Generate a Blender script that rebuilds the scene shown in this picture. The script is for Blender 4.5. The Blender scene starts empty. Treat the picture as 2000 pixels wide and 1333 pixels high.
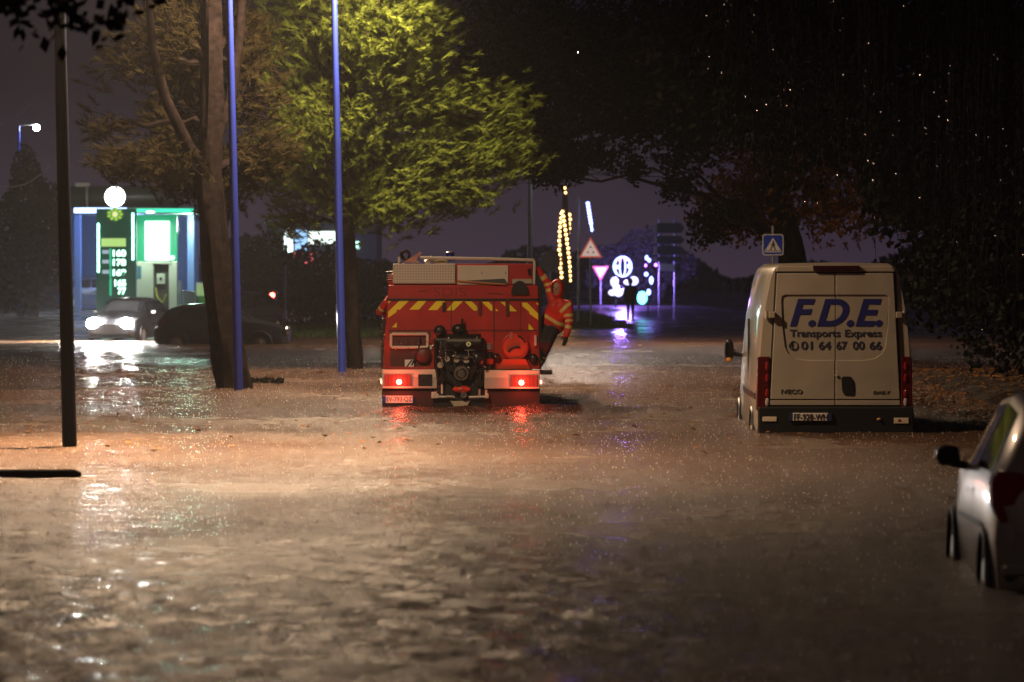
import bpy, bmesh, math, random
import numpy as np
from mathutils import Vector, Matrix
R = math.radians
rng = random.Random(7)
nrs = np.random.RandomState(11)
C = bpy.context.scene.collection
SC = bpy.context.scene

# ---------------------------------------------------------------- camera
F = 7500.0; HOR = 533.0; CAMZ = 2.08          # focal length in photo pixels, horizon row, eye height over the flood
def W(px, py, Y):                             # pixel + distance -> point
    return Vector(((px-1000)/F*Y, Y, CAMZ-(py-HOR)/F*Y))
cd = bpy.data.cameras.new('camera'); cam = bpy.data.objects.new('camera', cd); C.objects.link(cam)
cd.sensor_width = 36; cd.lens = F/2000*36; cd.clip_end = 3000; cd.clip_start = 0.5
cam.location = (0, 0, CAMZ); cam.rotation_euler = (R(90)-math.atan((666.5-HOR)/F), 0, 0)
cd.dof.use_dof = True; cd.dof.focus_distance = 56; cd.dof.aperture_fstop = 2.8
SC.camera = cam
# ---------------------------------------------------------------- sky (rainy night, light pollution near the horizon)
wd = bpy.data.worlds.new('World'); SC.world = wd; wd.use_nodes = True
nt = wd.node_tree; nt.nodes.clear()
tc = nt.nodes.new('ShaderNodeTexCoord'); sx = nt.nodes.new('ShaderNodeSeparateXYZ')
rp = nt.nodes.new('ShaderNodeValToRGB'); bg = nt.nodes.new('ShaderNodeBackground'); wo = nt.nodes.new('ShaderNodeOutputWorld')
nt.links.new(tc.outputs['Generated'], sx.inputs[0]); nt.links.new(sx.outputs['Z'], rp.inputs[0])
nt.links.new(rp.outputs[0], bg.inputs[0]); nt.links.new(bg.outputs[0], wo.inputs[0])
e = rp.color_ramp.elements
e[0].position = 0.0; e[0].color = (0.050, 0.034, 0.056, 1)
e[1].position = 0.6; e[1].color = (0.0015, 0.0013, 0.0028, 1)
m_ = rp.color_ramp.elements.new(0.05); m_.color = (0.0042, 0.0036, 0.0098, 1)
bg.inputs[1].default_value = 1.0
SC.view_settings.view_transform = 'Standard'; SC.view_settings.look = 'None'
SC.view_settings.exposure = -0.12; SC.view_settings.gamma = 1.0
SC.cycles.use_denoising = True
SC.cycles.max_bounces = 6; SC.cycles.diffuse_bounces = 2; SC.cycles.glossy_bounces = 3
SC.cycles.transmission_bounces = 4; SC.cycles.volume_bounces = 0
SC.cycles.sample_clamp_indirect = 3.0; SC.cycles.sample_clamp_direct = 0

LAMP_P1, LAMP_P2, LAMP_P3, LAMP_P0, LAMP_P4 = 12500, 10000, 8500, 600, 11000

# ---------------------------------------------------------------- helpers
class MB:
    def __init__(s): s.v = []; s.f = []
    def add(s, vs, fs):
        o = len(s.v); s.v.extend([tuple(p) for p in vs]); s.f.extend([tuple(i+o for i in f) for f in fs]); return s
    def box(s, x0, x1, y0, y1, z0, z1):
        return s.add([(x0,y0,z0),(x1,y0,z0),(x1,y1,z0),(x0,y1,z0),(x0,y0,z1),(x1,y0,z1),(x1,y1,z1),(x0,y1,z1)],
              [(0,3,2,1),(4,5,6,7),(0,1,5,4),(1,2,6,5),(2,3,7,6),(3,0,4,7)])
    def prism(s, poly, y0, y1):                # polygon in x,z extruded along y
        n = len(poly); ar = sum(poly[i][0]*poly[(i+1)%n][1]-poly[(i+1)%n][0]*poly[i][1] for i in range(n))
        if ar < 0: poly = poly[::-1]
        vs = [(p[0], y0, p[1]) for p in poly]+[(p[0], y1, p[1]) for p in poly]
        fs = [tuple(range(n)), tuple(range(2*n-1, n-1, -1))]
        fs += [(i, i+n, (i+1) % n+n, (i+1) % n) for i in range(n)]
        return s.add(vs, fs)
    def tube(s, pts, rad, n=8, cap=True):
        pts = [Vector(p) for p in pts]
        if not hasattr(rad, '__len__'): rad = [rad]*len(pts)
        vs = []; fs = []; up = None
        for i, p in enumerate(pts):
            d = (pts[min(i+1, len(pts)-1)]-pts[max(i-1, 0)])
            if d.length < 1e-9: d = Vector((0, 0, 1))
            d.normalize()
            if up is None: up = d.orthogonal().normalized()
            u = (up-d*up.dot(d))
            u = u.normalized() if u.length > 1e-6 else d.orthogonal().normalized()
            up = u; w = d.cross(u)
            for k in range(n):
                a = 2*math.pi*k/n
                vs.append(p+(u*math.cos(a)+w*math.sin(a))*rad[i])
        for i in range(len(pts)-1):
            for k in range(n):
                a = i*n+k; b = i*n+(k+1) % n
                fs.append((a, b, b+n, a+n))
        if cap:
            fs.append(tuple(range(n-1, -1, -1))); L = (len(pts)-1)*n; fs.append(tuple(range(L, L+n)))
        return s.add(vs, fs)
    def cyl(s, p0, p1, r0, r1=None, n=16): return s.tube([p0, p1], [r0, r0 if r1 is None else r1], n)
    def ell(s, c, r, nu=14, nv=9):
        if not hasattr(r, '__len__'): r = (r, r, r)
        vs = [(c[0], c[1], c[2]-r[2])]; fs = []
        for j in range(1, nv):
            t = -math.pi/2+math.pi*j/nv
            for i in range(nu):
                a = 2*math.pi*i/nu
                vs.append((c[0]+r[0]*math.cos(t)*math.cos(a), c[1]+r[1]*math.cos(t)*math.sin(a), c[2]+r[2]*math.sin(t)))
        vs.append((c[0], c[1], c[2]+r[2])); top = len(vs)-1
        for i in range(nu):
            fs.append((0, 1+(i+1) % nu, 1+i)); b = 1+(nv-2)*nu; fs.append((top, b+i, b+(i+1) % nu))
            for j in range(nv-2):
                a = 1+j*nu; fs.append((a+i, a+(i+1) % nu, a+nu+(i+1) % nu, a+nu+i))
        return s.add(vs, fs)
    def torus(s, c, r, t, n=28, m=8, a0=0, a1=2*math.pi):   # ring in the x,z plane
        pts = [(c[0]+r*math.cos(a0+(a1-a0)*i/n), c[1], c[2]+r*math.sin(a0+(a1-a0)*i/n)) for i in range(n+1)]
        return s.tube(pts, t, m)
    def build(s, name, mat, parent=None, smooth=False, bevel=0):
        me = bpy.data.meshes.new(name); me.from_pydata(s.v, [], s.f); me.update()
        return mesh_obj(name, me, mat, parent, smooth, bevel)
def mesh_obj(name, me, mat, parent=None, smooth=False, bevel=0):
    o = bpy.data.objects.new(name, me); C.objects.link(o)
    for m in (mat if isinstance(mat, (list, tuple)) else [mat]):
        me.materials.append(m)
    if smooth:
        me.polygons.foreach_set('use_smooth', [True]*len(me.polygons))
        try: me.set_sharp_from_angle(angle=R(40))
        except Exception: pass
    if bevel:
        b = o.modifiers.new('bevel', 'BEVEL'); b.width = bevel; b.segments = 2; b.limit_method = 'ANGLE'
    if parent: o.parent = parent
    return o
def tag(o, label=None, cat=None, group=None, kind=None):
    if label: o['label'] = label
    if cat: o['category'] = cat
    if group: o['group'] = group
    if kind: o['kind'] = kind
    return o
def thing(name, label, cat, loc=(0,0,0), rz=0, group=None):
    o = bpy.data.objects.new(name, None); C.objects.link(o); o.location = loc; o.rotation_euler = (0, 0, rz); o.empty_display_size = .2
    return tag(o, label, cat, group)
def kids(o): return [c for c in bpy.data.objects if c.parent == o]
def copy_tree(o, parent=None):
    c = o.copy(); C.objects.link(c); c.parent = parent
    for ch in kids(o): copy_tree(ch, c)
    return c
MATS = {}
def mat(name, col, rough=.5, metal=0, emit=None, es=0, var=.0, vscale=3.0, bump=0, bscale=30, coat=0, spec=.5, trans=0, rvar=0):
    if name in MATS: return MATS[name]
    m = bpy.data.materials.new(name); m.use_nodes = True; MATS[name] = m
    t = m.node_tree; b = t.nodes['Principled BSDF']
    b.inputs['Base Color'].default_value = (*col, 1); b.inputs['Roughness'].default_value = rough
    b.inputs['Metallic'].default_value = metal; b.inputs['Coat Weight'].default_value = coat; b.inputs['Coat Roughness'].default_value = .06
    b.inputs['Specular IOR Level'].default_value = spec
    b.inputs['Transmission Weight'].default_value = trans
    if emit: b.inputs['Emission Color'].default_value = (*emit, 1); b.inputs['Emission Strength'].default_value = es
    if var or bump or rvar:
        co = t.nodes.new('ShaderNodeTexCoord')
    if var or rvar:
        n = t.nodes.new('ShaderNodeTexNoise'); n.inputs['Scale'].default_value = vscale; n.inputs['Detail'].default_value = 6
        t.links.new(co.outputs['Object'], n.inputs['Vector'])
        if var:
            r = t.nodes.new('ShaderNodeValToRGB'); r.color_ramp.elements[0].position = .3; r.color_ramp.elements[1].position = .72
            r.color_ramp.elements[0].color = tuple(c*(1-var) for c in col)+(1,); r.color_ramp.elements[1].color = tuple(min(1, c*(1+var)) for c in col)+(1,)
            t.links.new(n.outputs[0], r.inputs[0]); t.links.new(r.outputs[0], b.inputs['Base Color'])
        if rvar:
            mr = t.nodes.new('ShaderNodeMapRange'); mr.inputs[3].default_value = max(0, rough-rvar); mr.inputs[4].default_value = min(1, rough+rvar)
            t.links.new(n.outputs[0], mr.inputs[0]); t.links.new(mr.outputs[0], b.inputs['Roughness'])
    if bump:
        n2 = t.nodes.new('ShaderNodeTexNoise'); n2.inputs['Scale'].default_value = bscale; n2.inputs['Detail'].default_value = 4
        bp = t.nodes.new('ShaderNodeBump'); bp.inputs['Strength'].default_value = bump; bp.inputs['Distance'].default_value = .02
        t.links.new(co.outputs['Object'], n2.inputs['Vector']); t.links.new(n2.outputs[0], bp.inputs['Height']); t.links.new(bp.outputs[0], b.inputs['Normal'])
    return m
def emis(name, col, s): return mat(name, (.02, .02, .02), .4, emit=col, es=s)
def text(s, x0, x1, z0, z1, y, m, parent, name='lettering', shear=0, bold=0.0, depth=.004, rot=0):
    cu = bpy.data.curves.new('t', 'FONT'); cu.body = s; cu.size = 1; cu.extrude = .001; cu.shear = shear; cu.offset = bold
    ob = bpy.data.objects.new('t', cu); C.objects.link(ob); dg = bpy.context.evaluated_depsgraph_get()
    me = bpy.data.meshes.new_from_object(ob.evaluated_get(dg)); bpy.data.objects.remove(ob)
    co = np.empty(len(me.vertices)*3); me.vertices.foreach_get('co', co); co = co.reshape(-1, 3)
    lo, hi = co.min(0), co.max(0)
    x = x0+(co[:, 0]-lo[0])/(hi[0]-lo[0])*(x1-x0); z = z0+(co[:, 1]-lo[1])/(hi[1]-lo[1])*(z1-z0)
    if rot:
        cx, cz = (x0+x1)/2, (z0+z1)/2; c_, s_ = math.cos(rot), math.sin(rot)
        x, z = cx+(x-cx)*c_-(z-cz)*s_, cz+(x-cx)*s_+(z-cz)*c_
    yy = y-(co[:, 2]-lo[2])/max(1e-6, hi[2]-lo[2])*depth
    me.vertices.foreach_set('co', np.stack([x, yy, z], 1).ravel()); me.update()
    me.materials.clear()
    return mesh_obj(name, me, m, parent)
def sstep(a, b, x):
    t = np.clip((np.asarray(x, float)-a)/(b-a), 0, 1); return t*t*(3-2*t)
def light(name, kind, loc, energy, col, parent=None, size=.15, cone=130, blend=.6, aim=None):
    l = bpy.data.lights.new(name, kind); l.energy = energy; l.color = col; l.shadow_soft_size = size
    o = bpy.data.objects.new(name, l); C.objects.link(o); o.location = loc
    if kind == 'SPOT':
        l.spot_size = R(cone); l.spot_blend = blend
        if aim is not None: o.rotation_euler = Vector(aim).to_track_quat('-Z', 'Y').to_euler()
    if parent: o.parent = parent
    return o

# materials
RED = mat('fire_red', (.42, .020, .011), .38, var=.12, vscale=4, coat=.5, rvar=.1)
ORANGE = mat('orange_red', (.55, .05, .015), .42, var=.1, coat=.3)
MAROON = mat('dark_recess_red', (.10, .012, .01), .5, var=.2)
CREAM = mat('cream_paint', (.62, .55, .45), .42, var=.06, coat=.2)
GREYP = mat('grey_paint', (.40, .36, .31), .5, var=.05)
BLACK = mat('black_plastic', (.012, .012, .013), .4, bump=.1)
RUBBER = mat('rubber', (.01, .01, .01), .6)
DARKM = mat('dark_metal', (.05, .045, .04), .35, metal=.8, var=.3, vscale=12)
CHROME = mat('chrome', (.6, .58, .55), .18, metal=1)
YEL = mat('yellow_reflective', (.85, .70, .02), .45, var=.05)
WHITEP = mat('white_van_paint', (.32, .275, .215), .36, var=.12, vscale=2.2, coat=.6, rvar=.08)
SILVER = mat('silver_car_paint', (.33, .29, .285), .34, metal=.3, coat=.8, var=.04)
DCAR = mat('dark_car_paint', (.02, .02, .022), .3, coat=.5)
GLASS = mat('dark_window_glass', (.006, .007, .009), .06, coat=.4)
TAILR = mat('red_lens', (.20, .006, .006), .12, coat=.8)
TAILD = mat('dark_red_lens', (.07, .004, .004), .12, coat=.8)
TXTB = mat('blue_lettering', (.012, .016, .12), .5)
TXTD = mat('dark_lettering', (.025, .027, .05), .5)
PLATEW = mat('plate_white', (.75, .72, .68), .4); PLATEB = mat('plate_blue', (.02, .05, .35), .4)
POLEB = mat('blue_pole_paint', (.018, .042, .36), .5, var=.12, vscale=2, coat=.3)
POLED = mat('shaded_pole_paint', (.006, .009, .018), .6, var=.2, vscale=2, spec=.15)  # the blue pole paint darkened to stand in for shade
GALV = mat('galvanised_steel', (.30, .30, .30), .45, metal=.5, var=.15)
BARK = mat('pine_bark', (.010, .0065, .006), .9, var=.6, vscale=7, bump=1.0, bscale=9, spec=.08)
BARKP = mat('pale_bark', (.33, .24, .17), .8, var=.35, vscale=3, bump=.4)
BARKD = mat('dark_bark', (.010, .008, .006), .85, var=.3, bump=.6)
def leaf(name, col, var=.35, rough=.5):
    m = mat(name, col, .75, var=var, vscale=1.3, spec=.04); b = m.node_tree.nodes['Principled BSDF']
    return m
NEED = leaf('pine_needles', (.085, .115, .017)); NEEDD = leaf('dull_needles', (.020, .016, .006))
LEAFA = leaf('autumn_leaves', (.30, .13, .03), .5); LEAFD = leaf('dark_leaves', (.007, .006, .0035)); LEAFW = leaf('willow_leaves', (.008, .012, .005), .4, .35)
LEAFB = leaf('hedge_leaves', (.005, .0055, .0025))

# ---------------------------------------------------------------- ground and flood
def gz(x, y):
    x = np.asarray(x, float); y = np.asarray(y, float)
    z = -.5+.24*sstep(30, 15, y)+.55*sstep(90, 135, y)+.40*sstep(-8, -11, x)*sstep(120, 160, y)
    z = z+.72*sstep(6.0, 8.5, x)*sstep(120, 60, y)+.45*sstep(200, 300, y)
    z = z+.55*np.exp(-(((x-5.2)/6)**4+((y-176)/7)**4))
    return z
def grid_mesh(xs, ys, zf):
    X, Y = np.meshgrid(xs, ys); Z = zf(X, Y); nx, ny = len(xs), len(ys)
    v = np.stack([X, Y, Z], -1).reshape(-1, 3)
    i = np.arange(nx*ny).reshape(ny, nx); q = np.stack([i[:-1, :-1], i[:-1, 1:], i[1:, 1:], i[1:, :-1]], -1).reshape(-1, 4)
    me = bpy.data.meshes.new('g'); me.vertices.add(len(v)); me.vertices.foreach_set('co', v.ravel())
    me.loops.add(len(q)*4); me.loops.foreach_set('vertex_index', q.ravel())
    me.polygons.add(len(q)); me.polygons.foreach_set('loop_start', np.arange(len(q))*4); me.polygons.foreach_set('loop_total', np.full(len(q), 4))
    me.update(); me.polygons.foreach_set('use_smooth', np.ones(len(q), bool)); return me
gm = bpy.data.materials.new('wet_asphalt'); gm.use_nodes = True; t = gm.node_tree; b = t.nodes['Principled BSDF']
co = t.nodes.new('ShaderNodeTexCoord'); n1 = t.nodes.new('ShaderNodeTexNoise'); n1.inputs['Scale'].default_value = .35; n1.inputs['Detail'].default_value = 5
n2 = t.nodes.new('ShaderNodeTexNoise'); n2.inputs['Scale'].default_value = 40
r1 = t.nodes.new('ShaderNodeValToRGB'); r1.color_ramp.elements[0].color = (.028, .026, .026, 1); r1.color_ramp.elements[1].color = (.075, .062, .052, 1)
mr = t.nodes.new('ShaderNodeMapRange'); mr.inputs[1].default_value = .35; mr.inputs[2].default_value = .65; mr.inputs[3].default_value = .10; mr.inputs[4].default_value = .38
bp = t.nodes.new('ShaderNodeBump'); bp.inputs['Strength'].default_value = .25; bp.inputs['Distance'].default_value = .01
for a in (n1, n2): t.links.new(co.outputs['Object'], a.inputs['Vector'])
t.links.new(n1.outputs[0], r1.inputs[0]); t.links.new(r1.outputs[0], b.inputs['Base Color']); t.links.new(n1.outputs[0], mr.inputs[0]); t.links.new(mr.outputs[0], b.inputs['Roughness'])
t.links.new(n2.outputs[0], bp.inputs['Height']); t.links.new(bp.outputs[0], b.inputs['Normal'])
xs = np.concatenate([np.linspace(-400, -45, 12), np.linspace(-40, 40, 81), np.linspace(45, 400, 12)])
ys = np.concatenate([np.linspace(-45, 0, 8), np.linspace(4, 230, 114), np.linspace(240, 900, 26)])
g = mesh_obj('ground', grid_mesh(xs, ys, gz), gm); tag(g, kind='structure')

wm = bpy.data.materials.new('muddy_flood_water'); wm.use_nodes = True; t = wm.node_tree; b = t.nodes['Principled BSDF']
b.inputs['Roughness'].default_value = .34; b.inputs['IOR'].default_value = 1.33; b.inputs['Specular IOR Level'].default_value = .5
co = t.nodes.new('ShaderNodeTexCoord'); n0 = t.nodes.new('ShaderNodeTexNoise'); n0.inputs['Scale'].default_value = .25; n0.inputs['Detail'].default_value = 5
r1 = t.nodes.new('ShaderNodeValToRGB'); r1.color_ramp.elements[0].color = (.058, .029, .014, 1); r1.color_ramp.elements[1].color = (.098, .055, .031, 1)
r1.color_ramp.elements[0].position = .35; r1.color_ramp.elements[1].position = .65
t.links.new(co.outputs['Object'], n0.inputs['Vector']); t.links.new(n0.outputs[0], r1.inputs[0]); t.links.new(r1.outputs[0], b.inputs['Base Color'])
mrw = t.nodes.new('ShaderNodeMapRange'); mrw.inputs[1].default_value = .35; mrw.inputs[2].default_value = .65; mrw.inputs[3].default_value = .19; mrw.inputs[4].default_value = .29
t.links.new(n0.outputs[0], mrw.inputs[0]); t.links.new(mrw.outputs[0], b.inputs['Roughness'])
na = t.nodes.new('ShaderNodeTexNoise'); na.inputs['Scale'].default_value = 8.0; na.inputs['Detail'].default_value = 7; na.inputs['Roughness'].default_value = .7
nb = t.nodes.new('ShaderNodeTexNoise'); nb.inputs['Scale'].default_value = 9; nb.inputs['Detail'].default_value = 3; nb.inputs['Distortion'].default_value = .8
for a in (na, nb): t.links.new(co.outputs['Object'], a.inputs['Vector'])
ad = t.nodes.new('ShaderNodeMath'); ad.operation = 'ADD'; t.links.new(na.outputs[0], ad.inputs[0]); t.links.new(nb.outputs[0], ad.inputs[1])
bp = t.nodes.new('ShaderNodeBump'); bp.inputs['Strength'].default_value = 1.0; bp.inputs['Distance'].default_value = .075
t.links.new(ad.outputs[0], bp.inputs['Height']); t.links.new(bp.outputs[0], b.inputs['Normal'])
waves = []
for k in range(70):
    L = 10**nrs.uniform(math.log10(.24), math.log10(.75)); a = nrs.uniform(0, 2*math.pi)
    waves.append((2*math.pi/L*math.cos(a), 2*math.pi/L*math.sin(a), nrs.uniform(0, 6.28), .0032*L**.7*nrs.uniform(.5, 1.2)))
def wz(X, Y):
    z = np.zeros_like(X, dtype=float)
    amp = .55+.45*np.sin(X*.31+1.3*np.sin(Y*.17))*np.sin(Y*.23+X*.11)
    for kx, ky, p, a in waves: z += a*np.sin(kx*X+ky*Y+p)
    z = z*(.45+.75*amp)
    def ridge(x0, y0, x1, y1, h, w):             # wake crest along a segment
        dx, dy = x1-x0, y1-y0; L2 = dx*dx+dy*dy; tt = np.clip(((X-x0)*dx+(Y-y0)*dy)/L2, 0, 1)
        d = np.hypot(X-x0-tt*dx, Y-y0-tt*dy); return h*np.exp(-(d/w)**2)*(.6+.5*np.sin(9*tt+X*4))
    z = z+ridge(-2.1, 59.8, -4.4, 56.5, .06, .5)+ridge(.5, 59.3, 3.0, 57.2, .06, .45)+ridge(1.3, 58.6, 2.9, 56.6, .05, .35)+ridge(-2.0, 58.4, .6, 58.4, .05, .4)
    z = z-ridge(.6, 61.5, 2.6, 60.4, .04, .8)
    fade = sstep(-20, -17, X)*sstep(20, 17, X)*sstep(12, 15, Y)*sstep(128, 105, Y)
    return z*fade
ys = [14.0]
while ys[-1] < 130: ys.append(ys[-1]+max(.07, ys[-1]*.0034))
xs = np.concatenate([[-380, -120, -50, -30], np.arange(-20, 20.01, .085), [30, 50, 120, 380]])
ys = np.concatenate([[-44, -10, 6], ys, [140, 160]])
wtr = mesh_obj('flood_water', grid_mesh(xs, ys, wz), wm); tag(wtr, kind='structure')

SPL = bpy.data.materials.new('splash_water'); SPL.use_nodes = True; t = SPL.node_tree; t.nodes.clear()
tb = t.nodes.new('ShaderNodeBsdfTranslucent'); tb.inputs[0].default_value = (.75, .68, .6, 1); db_ = t.nodes.new('ShaderNodeBsdfDiffuse'); db_.inputs[0].default_value = (.6, .52, .45, 1)
mx_ = t.nodes.new('ShaderNodeMixShader'); mo_ = t.nodes.new('ShaderNodeOutputMaterial'); t.links.new(tb.outputs[0], mx_.inputs[1]); t.links.new(db_.outputs[0], mx_.inputs[2]); t.links.new(mx_.outputs[0], mo_.inputs[0])
nS = 34000; u_ = nrs.rand(nS); Ys = np.sqrt(19.0**2+u_*(95.0**2-19.0**2)); Xs = (nrs.rand(nS)*2-1)*.142*Ys
hs = .008+.022*nrs.rand(nS)**2; rs_ = .004+.004*nrs.rand(nS); ph_ = nrs.rand(nS)*6.28; lx_ = nrs.randn(nS)*.006; ly_ = nrs.randn(nS)*.006
Zs = wz(Xs, Ys)-.004; V = np.zeros((nS, 4, 3))
for q in range(3): V[:, q] = np.stack([Xs+rs_*np.cos(ph_+q*2.094), Ys+rs_*np.sin(ph_+q*2.094), Zs], 1)
V[:, 3] = np.stack([Xs+lx_, Ys+ly_, Zs+hs], 1); o_ = np.arange(nS)*4
Fs = np.stack([np.stack([o_, o_+1, o_+3], 1), np.stack([o_+1, o_+2, o_+3], 1), np.stack([o_+2, o_, o_+3], 1)], 1).reshape(-1, 3)
sp = MB(); sp.v = V.reshape(-1, 3).tolist(); sp.f = Fs.tolist(); tag(sp.build('rain_splashes', SPL), 'tiny splashes of rain all over the flood', 'splash', kind='stuff')
# ---------------------------------------------------------------- street lamps on blue poles
def lamp_post(px, py_base, px_top, H, arm, energy, m, label, r0=.09, Y=None, X=None, col=(1, .69, .43), cone=172, blend=.7, pool=0):
    if Y is None: Y = F*CAMZ/(py_base-HOR); X = (px-1000)/F*Y
    z0 = float(gz(X, Y)); lean = ((px_top-px)/F*Y)/max(.1, (py_base/F*Y)) if px_top is not None else 0
    o = thing('street_lamp', label, 'street lamp', (X, Y, z0), 0, 'street lamps along the flooded avenue')
    top = Vector((lean*(H-z0), 0, H-z0))
    MB().tube([(0, 0, 0), top*.5, top], [r0, r0*.84, r0*.62], 16).build('pole', m, o, True)
    MB().cyl((0, 0, 0), (0, 0, .25), r0*1.5, r0*1.4, 16).build('base_collar', m, o, True)
    if arm:
        e_ = top+Vector((arm[0], arm[1], .25))
        MB().tube([top, top+Vector((arm[0]*.4, arm[1]*.4, .22)), e_], .035, 8).build('arm', m, o, True)
    else: e_ = top
    hd = MB().ell((e_.x, e_.y, e_.z+.02), (.34, .17, .09), 16, 8).build('lamp_head', GALV, o, True)
    MB().ell((e_.x, e_.y, e_.z-.055), (.24, .12, .04), 14, 6).build('lens', emis('lamp_lens', (1, .85, .65), 40), hd, True)
    light('lamp_light', 'SPOT', (e_.x, e_.y, e_.z-.14), energy, col, o, .16, cone, blend, (0, 0, -1))
    if pool: light('lamp_pool', 'SPOT', (e_.x, e_.y, e_.z-.16), pool, col, o, .16, 100, 1.0, (-.05, -.42, -1))
    return o
lamp_post(137, 873, 119, 8.6, (.7, .7), LAMP_P1, POLED, 'shade-darkened blue lamp post standing alone in the flood, without a tree beside it', blend=1.0, pool=34000)
lamp_post(467, 763, 450, 8.8, (1.3, -.6), LAMP_P2, POLEB, 'bright blue lamp post right in front of the thick leaning pine trunk', .08)
lamp_post(669, 729, 654, 9.0, (.9, -.9), LAMP_P3, POLEB, 'bright blue lamp post beside the slender pine trunk, near the fire engine', .088)
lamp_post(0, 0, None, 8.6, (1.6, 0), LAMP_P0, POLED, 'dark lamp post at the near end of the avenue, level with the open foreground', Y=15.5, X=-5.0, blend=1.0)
c4 = W(1035, 0, 112)
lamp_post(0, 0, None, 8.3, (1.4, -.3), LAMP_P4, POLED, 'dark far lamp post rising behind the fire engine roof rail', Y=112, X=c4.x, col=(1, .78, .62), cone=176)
#@@PART2

# ---------------------------------------------------------------- fire engine (rear seen square on)
def TX(x): return ((720+x/3.92)-902)/126
def TZ(y): return (795-(470+y/3.92))/126
TR = thing('fire_engine', 'red fire engine with yellow chevrons and a rear pump wading through the flood', 'fire truck', ((902-1000)/F*59.5, 59.5, 0), R(-.3))
ground_t = float(gz(-.8, 61))
MB().prism([(-1.0, .28), (1.0, .28), (1.0, 1.80), (-1.0, 1.80)], .16, 4.6).build('body', RED, TR, False, .03)
MB().prism([(TX(105), TZ(985)), (TX(1310), TZ(985)), (TX(1297), TZ(342)), (TX(150), TZ(342))], .0, .16).build('rear_panel', RED, TR, False, .015)
MB().box(-.95, .95, .3, 4.4, 1.80, 2.12).build('roof_deck', RED, TR, False, .03)
# cab ahead
cb = MB(); cb.prism([(-1.08, .1), (1.08, .1), (1.08, 1.1), (.98, 1.95), (-.98, 1.95), (-1.08, 1.1)], 4.75, 6.5); cab = cb.build('cab', RED, TR, False, .06)
MB().box(-.9, .9, 6.49, 6.52, 1.05, 1.75).build('windscreen', GLASS, cab)
for s in (-1, 1):
    MB().box(s*1.085-.01, s*1.085+.01, 5.2, 6.2, 1.12, 1.7).build('side_window', GLASS, cab)
    for y in (1.2, 5.6):
        w = MB().cyl((s*.78, y, ground_t+.46), (s*1.08, y, ground_t+.46), .46, .46, 24).build('wheel', RUBBER, TR, True)
        MB().cyl((s*1.06, y, ground_t+.46), (s*1.095, y, ground_t+.46), .24, .2, 16).build('rim', GREYP, w, True)
# seams, rails and locker lines on the rear panel
dk = MB().box(TX(150), TX(1300), -.022, .004, TZ(461), TZ(444)).build('shutter_lip', BLACK, TR, False, .004)
for x, y0, y1, w in ((632, 461, 700, 3), (960, 461, 975, 4.5), (1163, 470, 690, 2.5)):
    MB().box(TX(x-w), TX(x+w), -.006, .004, TZ(y1), TZ(y0)).build('panel_seam', MAROON, TR)
MB().box(TX(150), TX(1290), -.008, .004, TZ(694), TZ(684)).build('panel_seam', MAROON, TR)
for x, y0, y1 in ((852, 463, 572), (1063, 450, 576), (577, 475, 545)):
    MB().box(TX(x-12), TX(x+12), -.035, .002, TZ(y1), TZ(y0)).build('locker_handle', MAROON if x != 577 else BLACK, TR, False, .006)
text('SDIS', TX(500), TX(742), TZ(430), TZ(360), -.001, mat('faded_lettering', (.20, .012, .008), .5), TR, 'lettering', 0, -.01, .003)
MB().box(TX(380), TX(450), -.008, .002, TZ(391), TZ(385)).build('small_label', MAROON, TR)
MB().box(TX(915), TX(1025), -.008, .002, TZ(411), TZ(404)).build('small_label', MAROON, TR)
chev = [[(237,460),(310,460),(240,530),(215,530),(215,548),(150,592),(150,545)], [(150,460),(174,460),(150,482)],
 [(378,462),(445,462),(385,530),(312,530)], [(520,463),(588,463),(525,533),(455,533)], [(655,465),(722,465),(652,535),(595,535)],
 [(733,467),(790,467),(832,509),(832,537),(805,537)], [(865,470),(920,470),(948,500),(948,538),(935,538)], [(972,518),(995,540),(972,540)],
 [(1008,470),(1046,470),(1046,505)], [(1078,485),(1135,542),(1078,542)], [(1175,475),(1212,475),(1297,560),(1297,608),(1230,560),(1228,545),(1175,502)],
 [(178,665),(215,628),(215,665)], [(1225,635),(1266,683),(1225,683)], [(1280,478),(1299,478),(1299,500)]]
for p in chev: MB().prism([(TX(a), TZ(b_)) for a, b_ in p], -.0045, -.0005).build('chevron_stripe', YEL, TR)
# upper lockers
ub = MB().box(TX(186), TX(1252), .03, .9, TZ(340), TZ(178)).build('upper_locker', RED, TR, False, .01)
tread = mat('tread_plate', (.55, .50, .42), .45, metal=.2)
tt = tread.node_tree; bb = tt.nodes['Principled BSDF']; ck = tt.nodes.new('ShaderNodeTexChecker'); ck.inputs['Scale'].default_value = 34
mp = tt.nodes.new('ShaderNodeMapping'); mp.inputs['Rotation'].default_value = (0, R(45), 0); tcn = tt.nodes.new('ShaderNodeTexCoord')
ck.inputs[1].default_value = (.60, .54, .46, 1); ck.inputs[2].default_value = (.42, .37, .31, 1)
tt.links.new(tcn.outputs['Object'], mp.inputs[0]); tt.links.new(mp.outputs[0], ck.inputs[0]); tt.links.new(ck.outputs[0], bb.inputs['Base Color'])
MB().box(TX(186), TX(664), -.03, .05, TZ(330), TZ(178)).build('tread_plate_box', tread, TR, False, .008)
MB().box(TX(680), TX(1068), -.012, .04, TZ(338), TZ(192)).build('white_locker_door', CREAM, TR, False, .006)
for x in (866, 1048): MB().box(TX(x-2), TX(x+2), -.018, -.010, TZ(258), TZ(238)).build('door_catch', DARKM, TR)
MB().prism([(TX(690), TZ(310)), (TX(1040), TZ(292)), (TX(1068), TZ(330)), (TX(800), TZ(322))], -.05, -.016).build('tarpaulin', mat('grey_tarp', (.05, .055, .06), .6), TR)
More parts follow.
